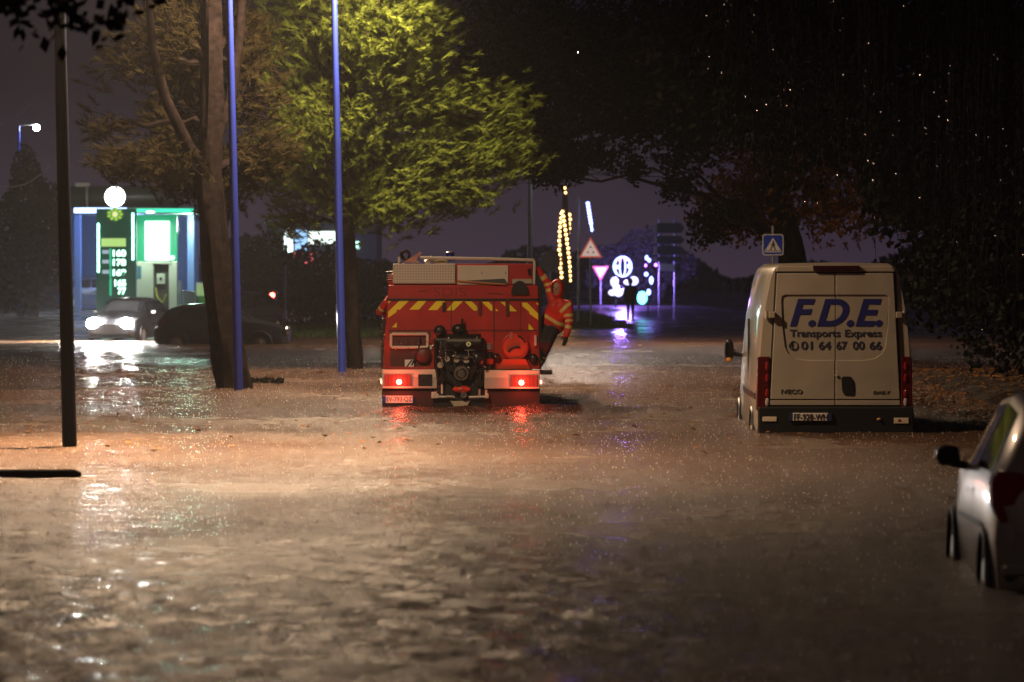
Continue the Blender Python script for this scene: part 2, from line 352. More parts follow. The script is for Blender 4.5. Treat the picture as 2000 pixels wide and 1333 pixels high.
MB().tube([(TX(680), -.05, TZ(308)), (TX(1050), -.05, TZ(337))], .012, 8).build('edge_strip', mat('amber_strip', (.5, .22, .08), .4), TR)
hr = MB(); pts = [(TX(1157)+.135*math.cos(a), TZ(412)+.21*math.sin(a)) for a in [math.pi*i/14 for i in range(15)]]
hr.prism(pts, -.06, .0).build('hose_reel_opening', BLACK, TR, True)
MB().tube([(TX(395), 0, TZ(132)), (TX(900), 0, TZ(140)), (TX(1262), 0, TZ(150)), (TX(1270), 0, TZ(160)), (TX(1266), 0, TZ(335))], .022, 10).build('roof_rail', CREAM, TR, True)
MB().tube([(TX(1228), -.02, TZ(215)), (TX(1228), -.02, TZ(262))], .02, 8).build('rail_clamp', BLACK, TR)
MB().box(TX(1100), TX(1250), -.015, .03, TZ(330), TZ(295)).build('grey_bracket', GREYP, TR, False, .006)
# gear on the roof
bc = MB().cyl((TX(621), .3, TZ(160)), (TX(621), .3, TZ(92)), .072, .068, 16).build('beacon', mat('blue_beacon', (.015, .02, .22), .1, coat=.8), TR, True)
MB().cyl((TX(621), .3, TZ(92)), (TX(621), .3, TZ(84)), .076, .05, 16).build('beacon_cap', BLACK, bc, True)
MB().prism([(TX(258), TZ(172)), (TX(395), TZ(85)), (TX(402), TZ(95)), (TX(362), TZ(150)), (TX(395), TZ(168))], .1, .25).build('folded_board', mat('red_white_board', (.55, .25, .2), .5, var=.4, vscale=6), TR)
for k in range(5):
    MB().torus((TX(278), .2+.03*k, TZ(112)), .075-.006*k, .014, 16, 6).build('hose_coil', RUBBER, TR, True)
MB().tube([(TX(430), .1, TZ(168)), (TX(455), .1, TZ(160)), (TX(478), .1, TZ(130)), (TX(490), .1, TZ(160))], .035, 8).build('rolled_cloth', CREAM, TR, True)
MB().tube([(TX(500), .1, TZ(165)), (TX(560), .1, TZ(160)), (TX(600), .1, TZ(168))], .03, 8).build('tan_strap', mat('tan_cloth', (.35, .26, .12), .8), TR, True)
MB().box(TX(222), TX(240), .05, .2, TZ(170), TZ(125)).build('post_stub', CREAM, TR)
MB().tube([(TX(185), -.01, TZ(240)), (TX(135), -.01, TZ(244)), (TX(135), -.01, TZ(300)), (TX(180), -.01, TZ(308))], .016, 8).build('grab_handle', BLACK, TR, True)
for yy in (262, 280): MB().tube([(TX(140), -.01, TZ(yy)), (TX(180), -.01, TZ(yy))], .01, 6).build('handle_rung', GREYP, TR)
# corner posts
MB().box(TX(93), TX(128), .01, .25, TZ(985), TZ(600)).build('corner_post', BLACK, TR, False, .01)
MB().box(TX(1297), TX(1325), .02, .25, TZ(985), TZ(345)).build('corner_post', BLACK, TR, False, .01)
# left locker with tube frame
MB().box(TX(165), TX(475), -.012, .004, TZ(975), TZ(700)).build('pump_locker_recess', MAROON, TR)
fr = [(180, 715), (445, 715), (452, 725), (452, 808), (445, 817), (180, 817), (172, 808), (172, 725), (180, 715)]
MB().tube([(TX(a), -.05, TZ(b_)) for a, b_ in fr], .024, 10).build('tube_frame', CREAM, TR, True)
for k in range(9): MB().ell((TX(205+26*k), -.02, TZ(772)), .014, 8, 5).build('connector', CHROME, TR, True)
MB().box(TX(160), TX(478), -.10, .0, TZ(985), TZ(966)).build('locker_shelf', RED, TR, False, .005)
pl = MB().box(TX(278), TX(348), -.07, -.055, TZ(968), TZ(912)).build('placard', PLATEW, TR)
MB().prism([(TX(288), TZ(966)), (TX(300), TZ(966)), (TX(340), TZ(914)), (TX(326), TZ(914))], -.074, -.071).build('diagonal_mark', BLACK, pl)
MB().tube([(TX(395), -.05, TZ(740)), (TX(392), -.07, TZ(800)), (TX(365), -.08, TZ(880)), (TX(330), -.07, TZ(955))], .012, 7).build('loose_cable', RUBBER, TR, True)
MB().ell((TX(420), -.06, TZ(880)), (.13, .05, .13), 14, 8).build('stowed_bag', MAROON, TR, True)
MB().box(TX(468), TX(487), -.05, -.0, TZ(832), TZ(800)).build('latch', CREAM, TR, False, .004)
MB().box(TX(468), TX(487), -.04, -.0, TZ(790), TZ(750)).build('latch', RED, TR, False, .004)
# pump unit
PU = MB().box(TX(500), TX(888), -.16, .0, TZ(1195), TZ(745)).build('pump_housing', BLACK, TR, False, .03)
q = MB(); q.tube([(TX(600), -.18, TZ(780)), (TX(862), -.18, TZ(780))], [.14, .14], 18).build('pump_cylinder', DARKM, TR, True)
MB().ell((TX(545), -.15, TZ(690)), (.09, .07, .09), 14, 9).build('valve_wheel', BLACK, TR, True)
MB().ell((TX(545), -.225, TZ(706)), .018, 8, 6).build('valve_pin', CHROME, TR, True)
MB().ell((TX(690), -.13, TZ(680)), (.11, .08, .09), 14, 9).build('pump_cap', DARKM, TR, True)
MB().cyl((TX(718), -.12, TZ(690)), (TX(718), -.12, TZ(600)), .018, .018, 10).build('lever', DARKM, TR, True)
MB().tube([(TX(700), -.14, TZ(645)), (TX(728), -.14, TZ(645))], .008, 6).build('lever_pin', CHROME, TR)
st = MB().cyl((TX(767), -.335, TZ(790)), (TX(767), -.31, TZ(790)), .037, .037, 18).build('round_sticker', mat('pale_sticker', (.8, .85, .45), .5), TR)
MB().box(TX(760), TX(774), -.339, -.3355, TZ(798), TZ(783)).build('sticker_mark', mat('sticker_green', (.05, .12, .03), .5), st)
MB().cyl((TX(680), -.338, TZ(792)), (TX(680), -.30, TZ(792)), .04, .04, 16).build('plug', DARKM, TR, True)
for x, y, r_ in ((605, 905, 24), (675, 910, 26), (750, 915, 26), (550, 952, 27)):
    d = MB().cyl((TX(x), -.27, TZ(y)), (TX(x), -.16, TZ(y)), r_/494, r_/494, 18).build('gauge', DARKM, TR, True)
    MB().cyl((TX(x), -.275, TZ(y)), (TX(x), -.272, TZ(y)), r_/494*.82, r_/494*.82, 18).build('dial', mat('gauge_face', (.42, .38, .31), .4), d)
    MB().prism([(TX(x)-.003, TZ(y)), (TX(x)+.003, TZ(y)), (TX(x)+.018, TZ(y)+.028)], -.278, -.276).build('needle', BLACK, d)
for pts in ([(580, 838), (655, 838), (668, 850), (668, 890)], [(738, 838), (815, 838)], [(765, 838), (765, 885)], [(592, 895), (592, 850)],
            [(553, 770), (548, 880), (535, 890)], [(640, 885), (700, 885)], [(720, 890), (800, 890), (806, 860)], [(560, 905), (572, 960)]):
    MB().tube([(TX(a), -.33, TZ(b_)) for a, b_ in pts], .013, 8).build('chrome_pipe', CHROME, TR, True)
for x, y in ((500, 800), (620, 745), (835, 742), (655, 880), (890, 965), (770, 970)):
    MB().ell((TX(x), -.30, TZ(y)), (.03, .02, .02), 8, 6).build('fitting', CHROME, TR, True)
MB().cyl((TX(712), -.34, TZ(1012)), (TX(712), -.15, TZ(1012)), .112, .12, 22).build('suction_inlet', mat('weathered_cap', (.12, .10, .08), .5, metal=.4, var=.4, vscale=14), TR, True)
MB().torus((TX(712), -.345, TZ(1012)), .07, .012, 22, 7).build('inlet_ring', DARKM, TR, True)
MB().ell((TX(832), -.17, TZ(905)), (.12, .1, .14), 14, 9).build('pump_bulge', mat('bluish_black', (.012, .010, .018), .35), TR, True)
vl = MB().cyl((TX(930), -.09, TZ(985)), (TX(930), -.09, TZ(850)), .05, .04, 14).build('foam_bottle', DARKM, TR, True)
MB().cyl((TX(930), -.09, TZ(945)), (TX(930), -.09, TZ(905)), .056, .056, 14).build('red_band', RED, vl, True)
for k in range(4): MB().box(TX(888), TX(940), -.03, .0, TZ(795+12*k), TZ(789+12*k)).build('vent_slat', GREYP, TR)
MB().ell((TX(975), -.09, TZ(885)), (.06, .05, .05), 12, 8).build('valve_wheel', BLACK, TR, True)
MB().ell((TX(972), -.145, TZ(886)), .016, 8, 6).build('valve_pin', CHROME, TR, True)
MB().ell((TX(712), -.22, TZ(1135)), (.14, .08, .06), 12, 8).build('red_coupling', ORANGE, TR, True)
MB().cyl((TX(730), -.3, TZ(1178)), (TX(730), -.15, TZ(1178)), .05, .055, 14).build('drain_valve', CHROME, TR, True)
for pts in ([(485, 1165), (520, 1160), (520, 1192), (490, 1196)], [(520, 1192), (660, 1196)], [(770, 1196), (900, 1192)], [(900, 1140), (900, 1196)], [(850, 1135), (850, 1196)], [(565, 1100), (565, 1170)]):
    MB().tube([(TX(a), -.24, TZ(b_)) for a, b_ in pts], .018, 8).build('step_bar', CREAM if pts[0][0] != 850 else GREYP, TR, True)
for x in (497, 525, 905): MB().box(TX(x-14), TX(x+14), -.27, -.2, TZ(1204), TZ(1168)).build('step_bracket', CREAM, TR, False, .008)
MB().prism([(TX(585), TZ(1196)), (TX(655), TZ(1196)), (TX(645), TZ(1182)), (TX(598), TZ(1182))], -.27, -.2).build('step_tread', GREYP, TR)
MB().prism([(TX(625), TZ(1226)), (TX(775), TZ(1226)), (TX(755), TZ(1268)), (TX(655), TZ(1268))], -.2, -.1).build('tow_plate', mat('muddy_cream', (.4, .34, .24), .6, var=.3), TR, False, .006)
MB().box(TX(500), TX(890), -.14, .1, -.35, TZ(1190)).build('under_frame', BLACK, TR)
# right drum
dr = MB().cyl((TX(1120), -.10, TZ(812)), (TX(1120), .0, TZ(812)), .215, .215, 30).build('hose_drum', ORANGE, TR, True)
MB().torus((TX(1120), -.108, TZ(812)), .20, .014, 34, 7).build('drum_rim', RED, dr, True)
MB().torus((TX(1120), -.105, TZ(812)), .17, .013, 24, 7, R(20), R(75)).build('drum_groove', BLACK, dr, True)
MB().torus((TX(1135), -.11, TZ(890)), .15, .018, 24, 7, R(70), R(150)).build('drum_groove', BLACK, dr, True)
MB().prism([(TX(985), TZ(984)), (TX(1245), TZ(984)), (TX(1205), TZ(905)), (TX(1030), TZ(905))], -.13, -.02).build('drum_stand', ORANGE, TR, False, .01)
MB().box(TX(1080), TX(1105), -.13, -.1, TZ(760), TZ(700)).build('drum_latch', mat('faded_red', (.45, .12, .08), .5), TR, False, .006)
MB().tube([(TX(1278), -.04, TZ(725)), (TX(1278), -.04, TZ(805))], .022, 10).build('grab_post', CREAM, TR, True)
MB().ell((TX(1262), -.05, TZ(905)), (.07, .05, .08), 12, 8).build('dark_bag', BLACK, TR, True)
# bumpers and lamps
def cluster(x0, x1, y0, y1, bx, by, mx):
    MB().box(TX(x0), TX(x1), -.215, -.20, TZ(y1), TZ(y0)).build('tail_lamp', emis('tail_glow', (1, .03, .015), .55), TR, False, .004)
    n = 7
    for k in range(n+1):
        xx = x0+(x1-x0)*k/n; MB().box(TX(xx-2.6), TX(xx+2.6), -.222, -.214, TZ(y1), TZ(y0)).build('lamp_slat', mat('lamp_slat_dark', (.18, .01, .01), .4), TR)
    MB().ell((TX(bx), -.222, TZ(by)), (.038, .014, .038), 14, 8).build('bulb', emis('tail_bulb', (1, .22, .12), 40), TR, True)
    MB().ell((TX(mx), -.12, TZ(1081)), (.022, .03, .03), 10, 7).build('side_marker', emis('marker_bulb', (1, .12, .06), 28), TR, True)
    light('tail_light', 'POINT', (TX(bx), -.32, TZ(by)), 13, (1, .06, .03), TR, .05)
bl = MB().box(TX(105), TX(525), -.20, .1, TZ(1130), TZ(985)).build('bumper', CREAM, TR, False, .012)
MB().box(TX(330), TX(520), -.203, -.199, TZ(1124), TZ(1042)).build('bumper_lower', GREYP, bl)
cluster(127, 325, 1021, 1110, 237, 1080, 103)
so = MB().box(TX(382), TX(490), -.212, -.19, TZ(1112), TZ(1022)).build('lamp_socket', BLACK, TR, False, .006)
MB().tube([(TX(412), -.216, TZ(1072)), (TX(414), -.216, TZ(1044)), (TX(466), -.216, TZ(1042))], .006, 6).build('socket_wire', CHROME, so)
br = MB().box(TX(888), TX(1312), -.20, .1, TZ(1133), TZ(990)).build('bumper', CREAM, TR, False, .012)
MB().box(TX(892), TX(1088), -.203, -.199, TZ(1128), TZ(1048)).build('bumper_lower', GREYP, br)
cluster(1092, 1290, 1027, 1115, 1170, 1085, 1317)
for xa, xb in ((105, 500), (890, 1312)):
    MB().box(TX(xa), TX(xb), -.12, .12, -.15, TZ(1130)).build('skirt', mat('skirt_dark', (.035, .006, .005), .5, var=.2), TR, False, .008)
np_ = MB().box(TX(108), TX(345), -.15, -.13, TZ(1243), TZ(1187)).build('number_plate', PLATEW, TR, False, .004); np_.rotation_euler = (0, 0, 0)
MB().box(TX(108), TX(134), -.154, -.149, TZ(1242), TZ(1188)).build('plate_band', PLATEB, np_)
MB().box(TX(338), TX(346), -.154, -.149, TZ(1242), TZ(1188)).build('plate_band', PLATEB, np_)
text('EV-793-QZ', TX(140), TX(334), TZ(1236), TZ(1195), -.150, BLACK, np_, 'plate_number', 0, .0, .003)
bd_ = MB()                     # beads of rain clinging to the left edge, the frame and the pump
for k in range(70):
    x, y = (rng.uniform(96, 128), rng.uniform(610, 980)) if k < 34 else (rng.uniform(170, 460), rng.choice((702, 780, 832)) + rng.uniform(-6, 6)) if k < 50 else (rng.uniform(520, 880), rng.uniform(760, 1150))
    bd_.ell((TX(x), .004 if k < 34 else -.08 if k < 50 else -.335, TZ(y)), (.009, .008, .011), 7, 5)
bd_.build('rain_beads', mat('water_bead', (.95, .95, 1.0), .25, metal=1.0), TR, True)['kind'] = 'stuff'
for pts in ([(620, 860), (625, 960), (660, 1000)], [(800, 850), (820, 960), (780, 1060)], [(560, 980), (600, 1060), (640, 1090)], [(850, 980), (845, 1080)], [(520, 760), (515, 930), (540, 1080)]):
    MB().tube([(TX(a), -.24, TZ(b_)) for a, b_ in pts], .026, 8).build('pump_pipe', DARKM, TR, True)
for x, y in ((630, 975), (800, 985), (560, 1060), (850, 1090), (690, 1095)): MB().cyl((TX(x), -.28, TZ(y)), (TX(x), -.15, TZ(y)), .05, .055, 12).build('outlet_cap', DARKM, TR, True)

# ---------------------------------------------------------------- people
def remesh(mb, vox, sm=4):
    me = bpy.data.meshes.new('t'); me.from_pydata(mb.v, [], mb.f); me.update()
    ob = bpy.data.objects.new('t', me); C.objects.link(ob)
    r_ = ob.modifiers.new('r', 'REMESH'); r_.mode = 'VOXEL'; r_.voxel_size = vox
    s_ = ob.modifiers.new('s', 'SMOOTH'); s_.iterations = sm; s_.factor = .5
    dg = bpy.context.evaluated_depsgraph_get(); out = bpy.data.meshes.new_from_object(ob.evaluated_get(dg))
    bpy.data.objects.remove(ob); return out
def capsule(mb, a, b_, r0, r1):
    a = Vector(a); b_ = Vector(b_); mb.ell(a, r0, 12, 8); mb.ell(b_, r1, 12, 8); mb.tube([a, b_], [r0, r1], 12)
def hand(mb, w, d, side, curl=.5, s=1.0):       # wrist point, direction, sideways vector (towards the thumb)
    w = Vector(w); d = Vector(d).normalized(); side = Vector(side); side = (side-d*side.dot(d)).normalized(); n = d.cross(side)
    pc = w+d*.05*s
    for u in (-.024, -.008, .008, .024): capsule(mb, w+side*u*s*.8, w+d*.095*s+side*u*s, .015*s, .014*s)
    for k, (u, L) in enumerate(((.028, .075), (.010, .085), (-.009, .080), (-.027, .062))):
        b0 = w+d*.095*s+side*u*s; b1 = b0+(d+n*curl*.5).normalized()*L*.5*s; b2 = b1+(d+n*curl*1.4).normalized()*L*.5*s
        capsule(mb, b0, b1, .0105*s, .0098*s); capsule(mb, b1, b2, .0098*s, .0085*s)
    t0 = w+d*.03*s+side*.03*s; t1 = t0+(d*.6+side*.8).normalized()*.04*s; t2 = t1+(d*.95+side*.25).normalized()*.032*s
    capsule(mb, t0, t1, .013*s, .012*s); capsule(mb, t1, t2, .012*s, .010*s)
def person(name, label, J, mats, parent_loc, bands, hood=None, group=None, face=(0, -1), vox=.011):
    """J: joints dict. mats order: jacket, trousers, band, skin, glove, boot"""
    mb = MB()
    P = {k: Vector(v) for k, v in J.items()}
    chest = (P['sl']+P['sr'])/2; hips = (P['hl']+P['hr'])/2
    bones = []
    def bone(a, b_, r0, r1, kind, bd=()):
        capsule(mb, a, b_, r0, r1); bones.append((a, b_, max(r0, r1), kind, bd))
    mid = chest*.45+hips*.55
    for k in (-.10, 0, .10):
        off = (P['sr']-P['sl']).normalized()*k
        bone(chest+off-Vector((0, 0, .06)), mid+off*.95, .115, .115, 'torso'); bone(mid+off*.95, hips+off*.9, .115, .125, 'torso')
    bone(P['sl'], P['sr'], .075, .075, 'torso')
    bone(chest, P['neck'], .07, .058, 'neck')
    hd = P['head']; f = Vector((face[0], face[1], 0)).normalized()
    bone(P['neck'], hd-Vector((0, 0, .05)), .058, .06, 'neck')
    mb.ell(hd+Vector((0, 0, .02)), (.078, .092, .108), 18, 12); mb.ell(hd+f*.03-Vector((0, 0, .06)), (.055, .06, .055), 12, 8)
    bones.append((hd-Vector((0, 0, .05)), hd+Vector((0, 0, .05)), .09, 'skin', ()))
    mb.tube([hd+f*.085+Vector((0, 0, .03)), hd+f*.112-Vector((0, 0, .012))], [.012, .019], 8)
    sd = f.cross(Vector((0, 0, 1)))
    for s in (-1, 1): mb.ell(hd+sd*s*.082, (.014, .02, .032), 8, 6)
    for s in 'lr':
        bone(P['s'+s], P['e'+s], .080, .070, 'arm', bands.get('arm', ())); bone(P['e'+s], P['w'+s], .068, .052, 'fore', bands.get('fore', ()))
        hand(mb, P['w'+s], P['w'+s+'d'] if 'w'+s+'d' in P else (P['w'+s]-P['e'+s]), P.get('t'+s, Vector((0, -1, 0))), .5, 1.08)
        bones.append((P['w'+s], P['w'+s]+(P.get('w'+s+'d', P['w'+s]-P['e'+s])).normalized()*.19, .045, 'glove', ()))
        bone(P['h'+s], P['k'+s], .098, .070, 'thigh'); bone(P['k'+s], P['a'+s], .070, .055, 'shank', bands.get('shank', ()))
        bone(P['a'+s], P['f'+s], .058, .042, 'boot')
    me = remesh(mb, vox)
    co = np.empty(len(me.polygons)*3); me.polygons.foreach_get('center', co); co = co.reshape(-1, 3)
    best = np.full(len(co), 1e9); idx = np.zeros(len(co), int); J_ = {'torso': 0, 'neck': 0, 'arm': 0, 'fore': 0, 'glove': 4, 'thigh': 1, 'shank': 1, 'boot': 5, 'skin': 3}
    for a, b_, r_, kind, bd in bones:
        a_ = np.array(a); d = np.array(b_-a); L2 = max(1e-9, d@d); tt_ = ((co-a_)@d)/L2; tc_ = np.clip(tt_, 0, 1)
        ds = np.linalg.norm(co-a_-tc_[:, None]*d, axis=1)-r_; w = ds < best; best[w] = ds[w]
        mi = np.full(len(co), J_[kind])
        for t0, t1 in bd: mi[(tt_ > t0) & (tt_ < t1)] = 2
        idx[w] = mi[w]
    # chest hoops
    ax = np.array((chest-hips).normalized()); h = (co-np.array(hips))@ax; tors = (idx == 0) & (np.abs(h) < 1)
    for t0, t1 in bands.get('torso', ()): idx[tors & (h > t0) & (h < t1) & (np.abs((co-np.array(chest))@np.array((P['sr']-P['sl']).normalized())) < .2)] = 2
    for (a, b_, wd_) in bands.get('strap', ()):
        a_ = np.array(Vector(a)); d = np.array(Vector(b_)-Vector(a)); L = np.linalg.norm(d); d = d/L; rel = co-a_; u = rel@d
        dist = np.abs(rel[:, 0]*d[2]-rel[:, 2]*d[0]); idx[(idx == 0) & (u > 0) & (u < L) & (dist < wd_)] = 2
    me.materials.clear(); me.polygons.foreach_set('material_index', idx.astype(np.int32))
    o = mesh_obj(name, me, list(mats), None, True); o.location = parent_loc
    tag(o, label, 'person', group)
    for s in (-1, 1):
        MB().ell(hd+f*.083+sd*s*.032+Vector((0, 0, .025)), (.012, .010, .008), 8, 6).build('eye', BLACK, o, True)
    MB().tube([hd+f*.092+sd*.022-Vector((0, 0, .05)), hd+f*.098-Vector((0, 0, .052)), hd+f*.092-sd*.022-Vector((0, 0, .05))], .005, 6).build('mouth', mat('lips', (.22, .07, .06), .6), o, True)
    if hood is not None:
        hb = MB(); seg = 18; rings = 9        # a shell open towards the face
        vs = []; fs = []
        for j in range(rings+1):
            th = R(48+132*j/rings)             # angle from the face direction
            for i in range(seg):
                a = 2*math.pi*i/seg; rr = math.sin(th)
                p = hd+f*(.125*math.cos(th))+sd*(.108*rr*math.cos(a))+Vector((0, 0, .01+(.145 if math.sin(a) > 0 else .15)*rr*math.sin(a)))
                vs.append(p)
        for j in range(rings):
            for i in range(seg): fs.append((j*seg+i, j*seg+(i+1) % seg, (j+1)*seg+(i+1) % seg, (j+1)*seg+i))
        hb.add(vs, fs); ho = hb.build('hood', hood, o, True); sm_ = ho.modifiers.new('s', 'SOLIDIFY'); sm_.thickness = .012
    return o
SKIN = mat('skin', (.42, .24, .17), .55); JRED = mat('jacket_red', (.55, .03, .015), .55, var=.15, vscale=9, bump=.8, bscale=11)
TROU = mat('navy_trousers', (.018, .016, .02), .7, var=.2, bump=.3, bscale=15); BAND = mat('yellow_band', (.62, .52, .16), .45, var=.2, vscale=14)
GLOVE = mat('dark_glove', (.02, .018, .02), .6); BOOT = mat('boot_leather', (.03, .02, .015), .4)
tl = TR.location
def FX(x): return ((1020+x/5.333)-902)/126
def FZ(y): return (795-(490+y/5.333))/126
J = dict(sr=(FX(322), .12, FZ(530)), sl=(FX(478), -.02, FZ(565)), neck=(FX(380), .04, FZ(490)), head=(FX(366), -.01, FZ(398)),
         er=(FX(268), .16, FZ(345)), wr=(FX(165), .10, FZ(195)), wrd=(-.25, -.05, .6), tr=(0, -1, 0),
         el=(FX(490), -.06, FZ(740)), wl=(FX(462), -.12, FZ(870)), wld=(-.22, -.1, -1), tl=(-1, -.3, 0),
         hr=(FX(270), .22, FZ(775)), hl=(FX(345), .16, FZ(780)), kr=(FX(215), -.02, FZ(950)), kl=(FX(285), -.08, FZ(945)),
         ar=(FX(190), .26, FZ(1160)), al=(FX(212), .16, FZ(1130)), fr=(FX(185), .12, FZ(1195)), fl=(FX(205), .02, FZ(1165)))
def dirfix(J):
    for s in 'lr':
        if 'w'+s+'d' in J: J['w'+s+'d'] = Vector(J['w'+s+'d'])
        if 't'+s in J: J['t'+s] = Vector(J['t'+s])
    return J
person('person', 'firefighter in red hooded jacket leaning out from the fire engine, one arm hanging', dirfix(J),
       [JRED, TROU, BAND, SKIN, GLOVE, BOOT], tl, dict(arm=((.55, .72), (.88, 1.02)), fore=((.35, .6),), torso=((.10, .155),), shank=((.78, .92),),
       strap=((((FX(395), 0, FZ(640))), (FX(500), 0, FZ(540)), .026),)), JRED, 'firefighters riding on the fire engine', (-.35, -1))
J = dict(sl=(-1.13, .62, 1.66), sr=(-1.10, .28, 1.66), neck=(-1.06, .45, 1.75), head=(-1.04, .45, 1.93),
         er=(-1.27, .20, 1.47), wr=(-1.18, .06, 1.62), wrd=(.4, -.1, .8), tr=(0, -1, 0), el=(-1.2, .8, 1.42), wl=(-1.1, .7, 1.62), wld=(.4, -.1, .8), tl=(0, -1, 0),
         hr=(-1.14, .36, 1.17), hl=(-1.14, .54, 1.17), kr=(-1.17, .34, .85), kl=(-1.17, .52, .85), ar=(-1.13, .36, .49), al=(-1.13, .54, .49), fr=(-1.11, .22, .46), fl=(-1.11, .40, .46))
person('person', 'firefighter mostly hidden behind the fire engine, only a red sleeve and dark leg showing', dirfix(J),
       [JRED, TROU, BAND, SKIN, GLOVE, BOOT], tl, dict(arm=((.5, .75),), fore=((.3, .5),), torso=((.1, .16),)), JRED, 'firefighters riding on the fire engine', (1, .2))
sp_ = MB(); sp_.box(-1.30, -1.0, .1, 1.0, .36, .42); sp_.build('side_step', DARKM, TR, False, .01)
sp_ = MB(); sp_.box(1.0, 1.40, .0, .9, .50, .55); sp_.build('side_step', DARKM, TR, False, .01)
#@@PART3

# ---------------------------------------------------------------- white delivery van
def VX(x): return ((1400+x/3.507)-1631)/150
def VZ(y): return (844-(480+y/3.507))/150
VY = 50.0
VN = thing('delivery_van', 'white high-roof delivery van with blue F.D.E. lettering, its wheels under water', 'van', ((1631-1000)/F*VY, VY, 0), R(-.75))
vprof = [(0, -.05), (.98, -.05), (1.015, .08), (1.01, .6), (.99, .98), (.945, 1.50), (.845, 2.02), (.80, 2.13), (.70, 2.20), (0, 2.215)]
def loft(stations):
    mb = MB(); n = None
    for y, prof in stations:
        ring = [(x, z) for x, z in prof]+[(-x, z) for x, z in prof[-2:0:-1]]
        n = len(ring); mb.v += [(x, y, z) for x, z in ring]
    for i in range(len(stations)-1):
        for k in range(n):
            a = i*n+k; b_ = i*n+(k+1) % n; mb.f.append((a, b_, b_+n, a+n))
    mb.f.append(tuple(range(n))); L = (len(stations)-1)*n; mb.f.append(tuple(range(L+n-1, L-1, -1)))
    return mb
def vp(sx=1, top=2.215, belt=.98):
    out = []
    for x, z in vprof:
        z2 = z if z <= belt else belt+(z-belt)*(top-belt)/(2.215-belt)
        out.append((x*sx, z2))
    return out
vst = [(0, vp(.985)), (.05, vp(1.0)), (2.2, vp(1.0)), (4.2, vp(1.0)), (4.55, vp(.995, 2.16)), (4.8, vp(.985, 1.95)), (5.3, vp(.97, 1.25, .85)), (5.75, vp(.94, .98, .7)), (5.95, vp(.86, .72, .5))]
loft(vst).build('body', WHITEP, VN, True)
DOORIN = mat('door_gap_dark', (.02, .018, .016), .6)
MB().prism([(VX(400), VZ(172)), (VX(1225), VZ(172)), (VX(1268), VZ(1098)), (VX(352), VZ(1098))], -.012, .01).build('door_surround', DOORIN, VN)
mid = 810
def door(side):
    f = (lambda x: x) if side < 0 else (lambda x: 2*mid-x)
    P_ = [(412, 186), (mid-3, 186), (mid-3, 335), (470, 335), (448, 345), (443, 370), (452, 560), (468, 690), (490, 735), (540, 770), (620, 782), (mid-3, 782), (mid-3, 1050), (367, 1050), (385, 700)]
    d = MB().prism([(VX(f(a)), VZ(b_)) for a, b_ in P_], -.038, -.012).build('rear_door', WHITEP, VN, False, .007)
    Q = [(442, 333), (mid-3, 333), (mid-3, 784), (620, 784), (540, 772), (488, 737), (464, 690)]
    MB().prism([(VX(f(a)), VZ(b_)) for a, b_ in Q], -.024, -.013).build('pressed_panel', WHITEP, d)
    MB().prism([(VX(f(a)), VZ(b_)) for a, b_ in [(367, 1057), (mid-3, 1057), (mid-3, 1090), (365, 1090)]], -.038, -.012).build('door_sill_strip', WHITEP, d, False, .005)
    for zz in (470,):
        h = MB().box(VX(f(375))-.04, VX(f(375))+.045, -.095, -.02, VZ(zz+24), VZ(zz-20)).build('hinge', WHITEP, d, False, .01)
        MB().cyl((VX(f(338)), -.03, VZ(zz+26)), (VX(f(338)), -.03, VZ(zz-26)), .022, .022, 10).build('hinge_pin', GREYP, h, True)
        MB().box(min(VX(f(330)), VX(f(352))), max(VX(f(330)), VX(f(352))), -.04, .02, VZ(zz+20), VZ(zz-16)).build('hinge_plate', WHITEP, h, False, .006)
    return d
dl, drr = door(-1), door(1)
cur = -.0262
text('F.D.E.', VX(500), VX(1132), VZ(552), VZ(362), cur, TXTB, VN, 'lettering', .28, .030, .003)
for w_, a_, b__ in (('Transports', 500, 845), ('Express', 876, 1128)): text(w_, VX(a_), VX(b__), VZ(637), VZ(572), cur, TXTD, VN, 'lettering', 0, .022, .003)
for w_, a_, b__ in (('01', 577, 655), ('64', 697, 780), ('67', 818, 890), ('00', 930, 1010), ('66', 1045, 1128)): text(w_, VX(a_), VX(b__), VZ(710), VZ(652), cur, TXTD, VN, 'lettering', 0, .022, .003)
ph = MB(); ph.torus((VX(524), cur-.002, VZ(681)), .055, .006, 24, 5); ph.tube([(VX(510), cur-.002, VZ(662)), (VX(508), cur-.002, VZ(684)), (VX(522), cur-.002, VZ(703))], [.014, .008, .014], 6)
ph.build('telephone_mark', TXTD, VN)
BADGE = mat('badge_grey', (.12, .11, .10), .35, metal=.4)
text('IVECO', VX(440), VX(585), VZ(1010), VZ(981), -.0385, BADGE, VN, 'badge_lettering', 0, .02, .006)
text('DAILY', VX(1070), VX(1185), VZ(1011), VZ(991), -.0385, BADGE, VN, 'badge_lettering', .15, .02, .006)
hp = [(852, 905), (862, 893), (915, 893), (936, 925), (940, 1000), (930, 1022), (870, 1018), (856, 985)]
MB().prism([(VX(a), VZ(b_)) for a, b_ in hp], -.05, -.036).build('door_handle', BLACK, VN, False, .006)
MB().cyl((VX(818), -.055, VZ(885)), (VX(818), -.036, VZ(885)), .018, .018, 12).build('lock', GREYP, VN, True)
MB().prism([(VX(a), VZ(b_)) for a, b_ in [(655, 135), (975, 135), (972, 172), (660, 172)]], -.07, .0).build('brake_lamp', mat('brake_lamp_dark', (.025, .006, .006), .2), VN, False, .008)
MB().prism([(VX(a), VZ(b_)) for a, b_ in [(415, 140), (1200, 140), (1222, 176), (405, 176)]], -.03, .0).build('roof_gutter', WHITEP, VN, False, .008)
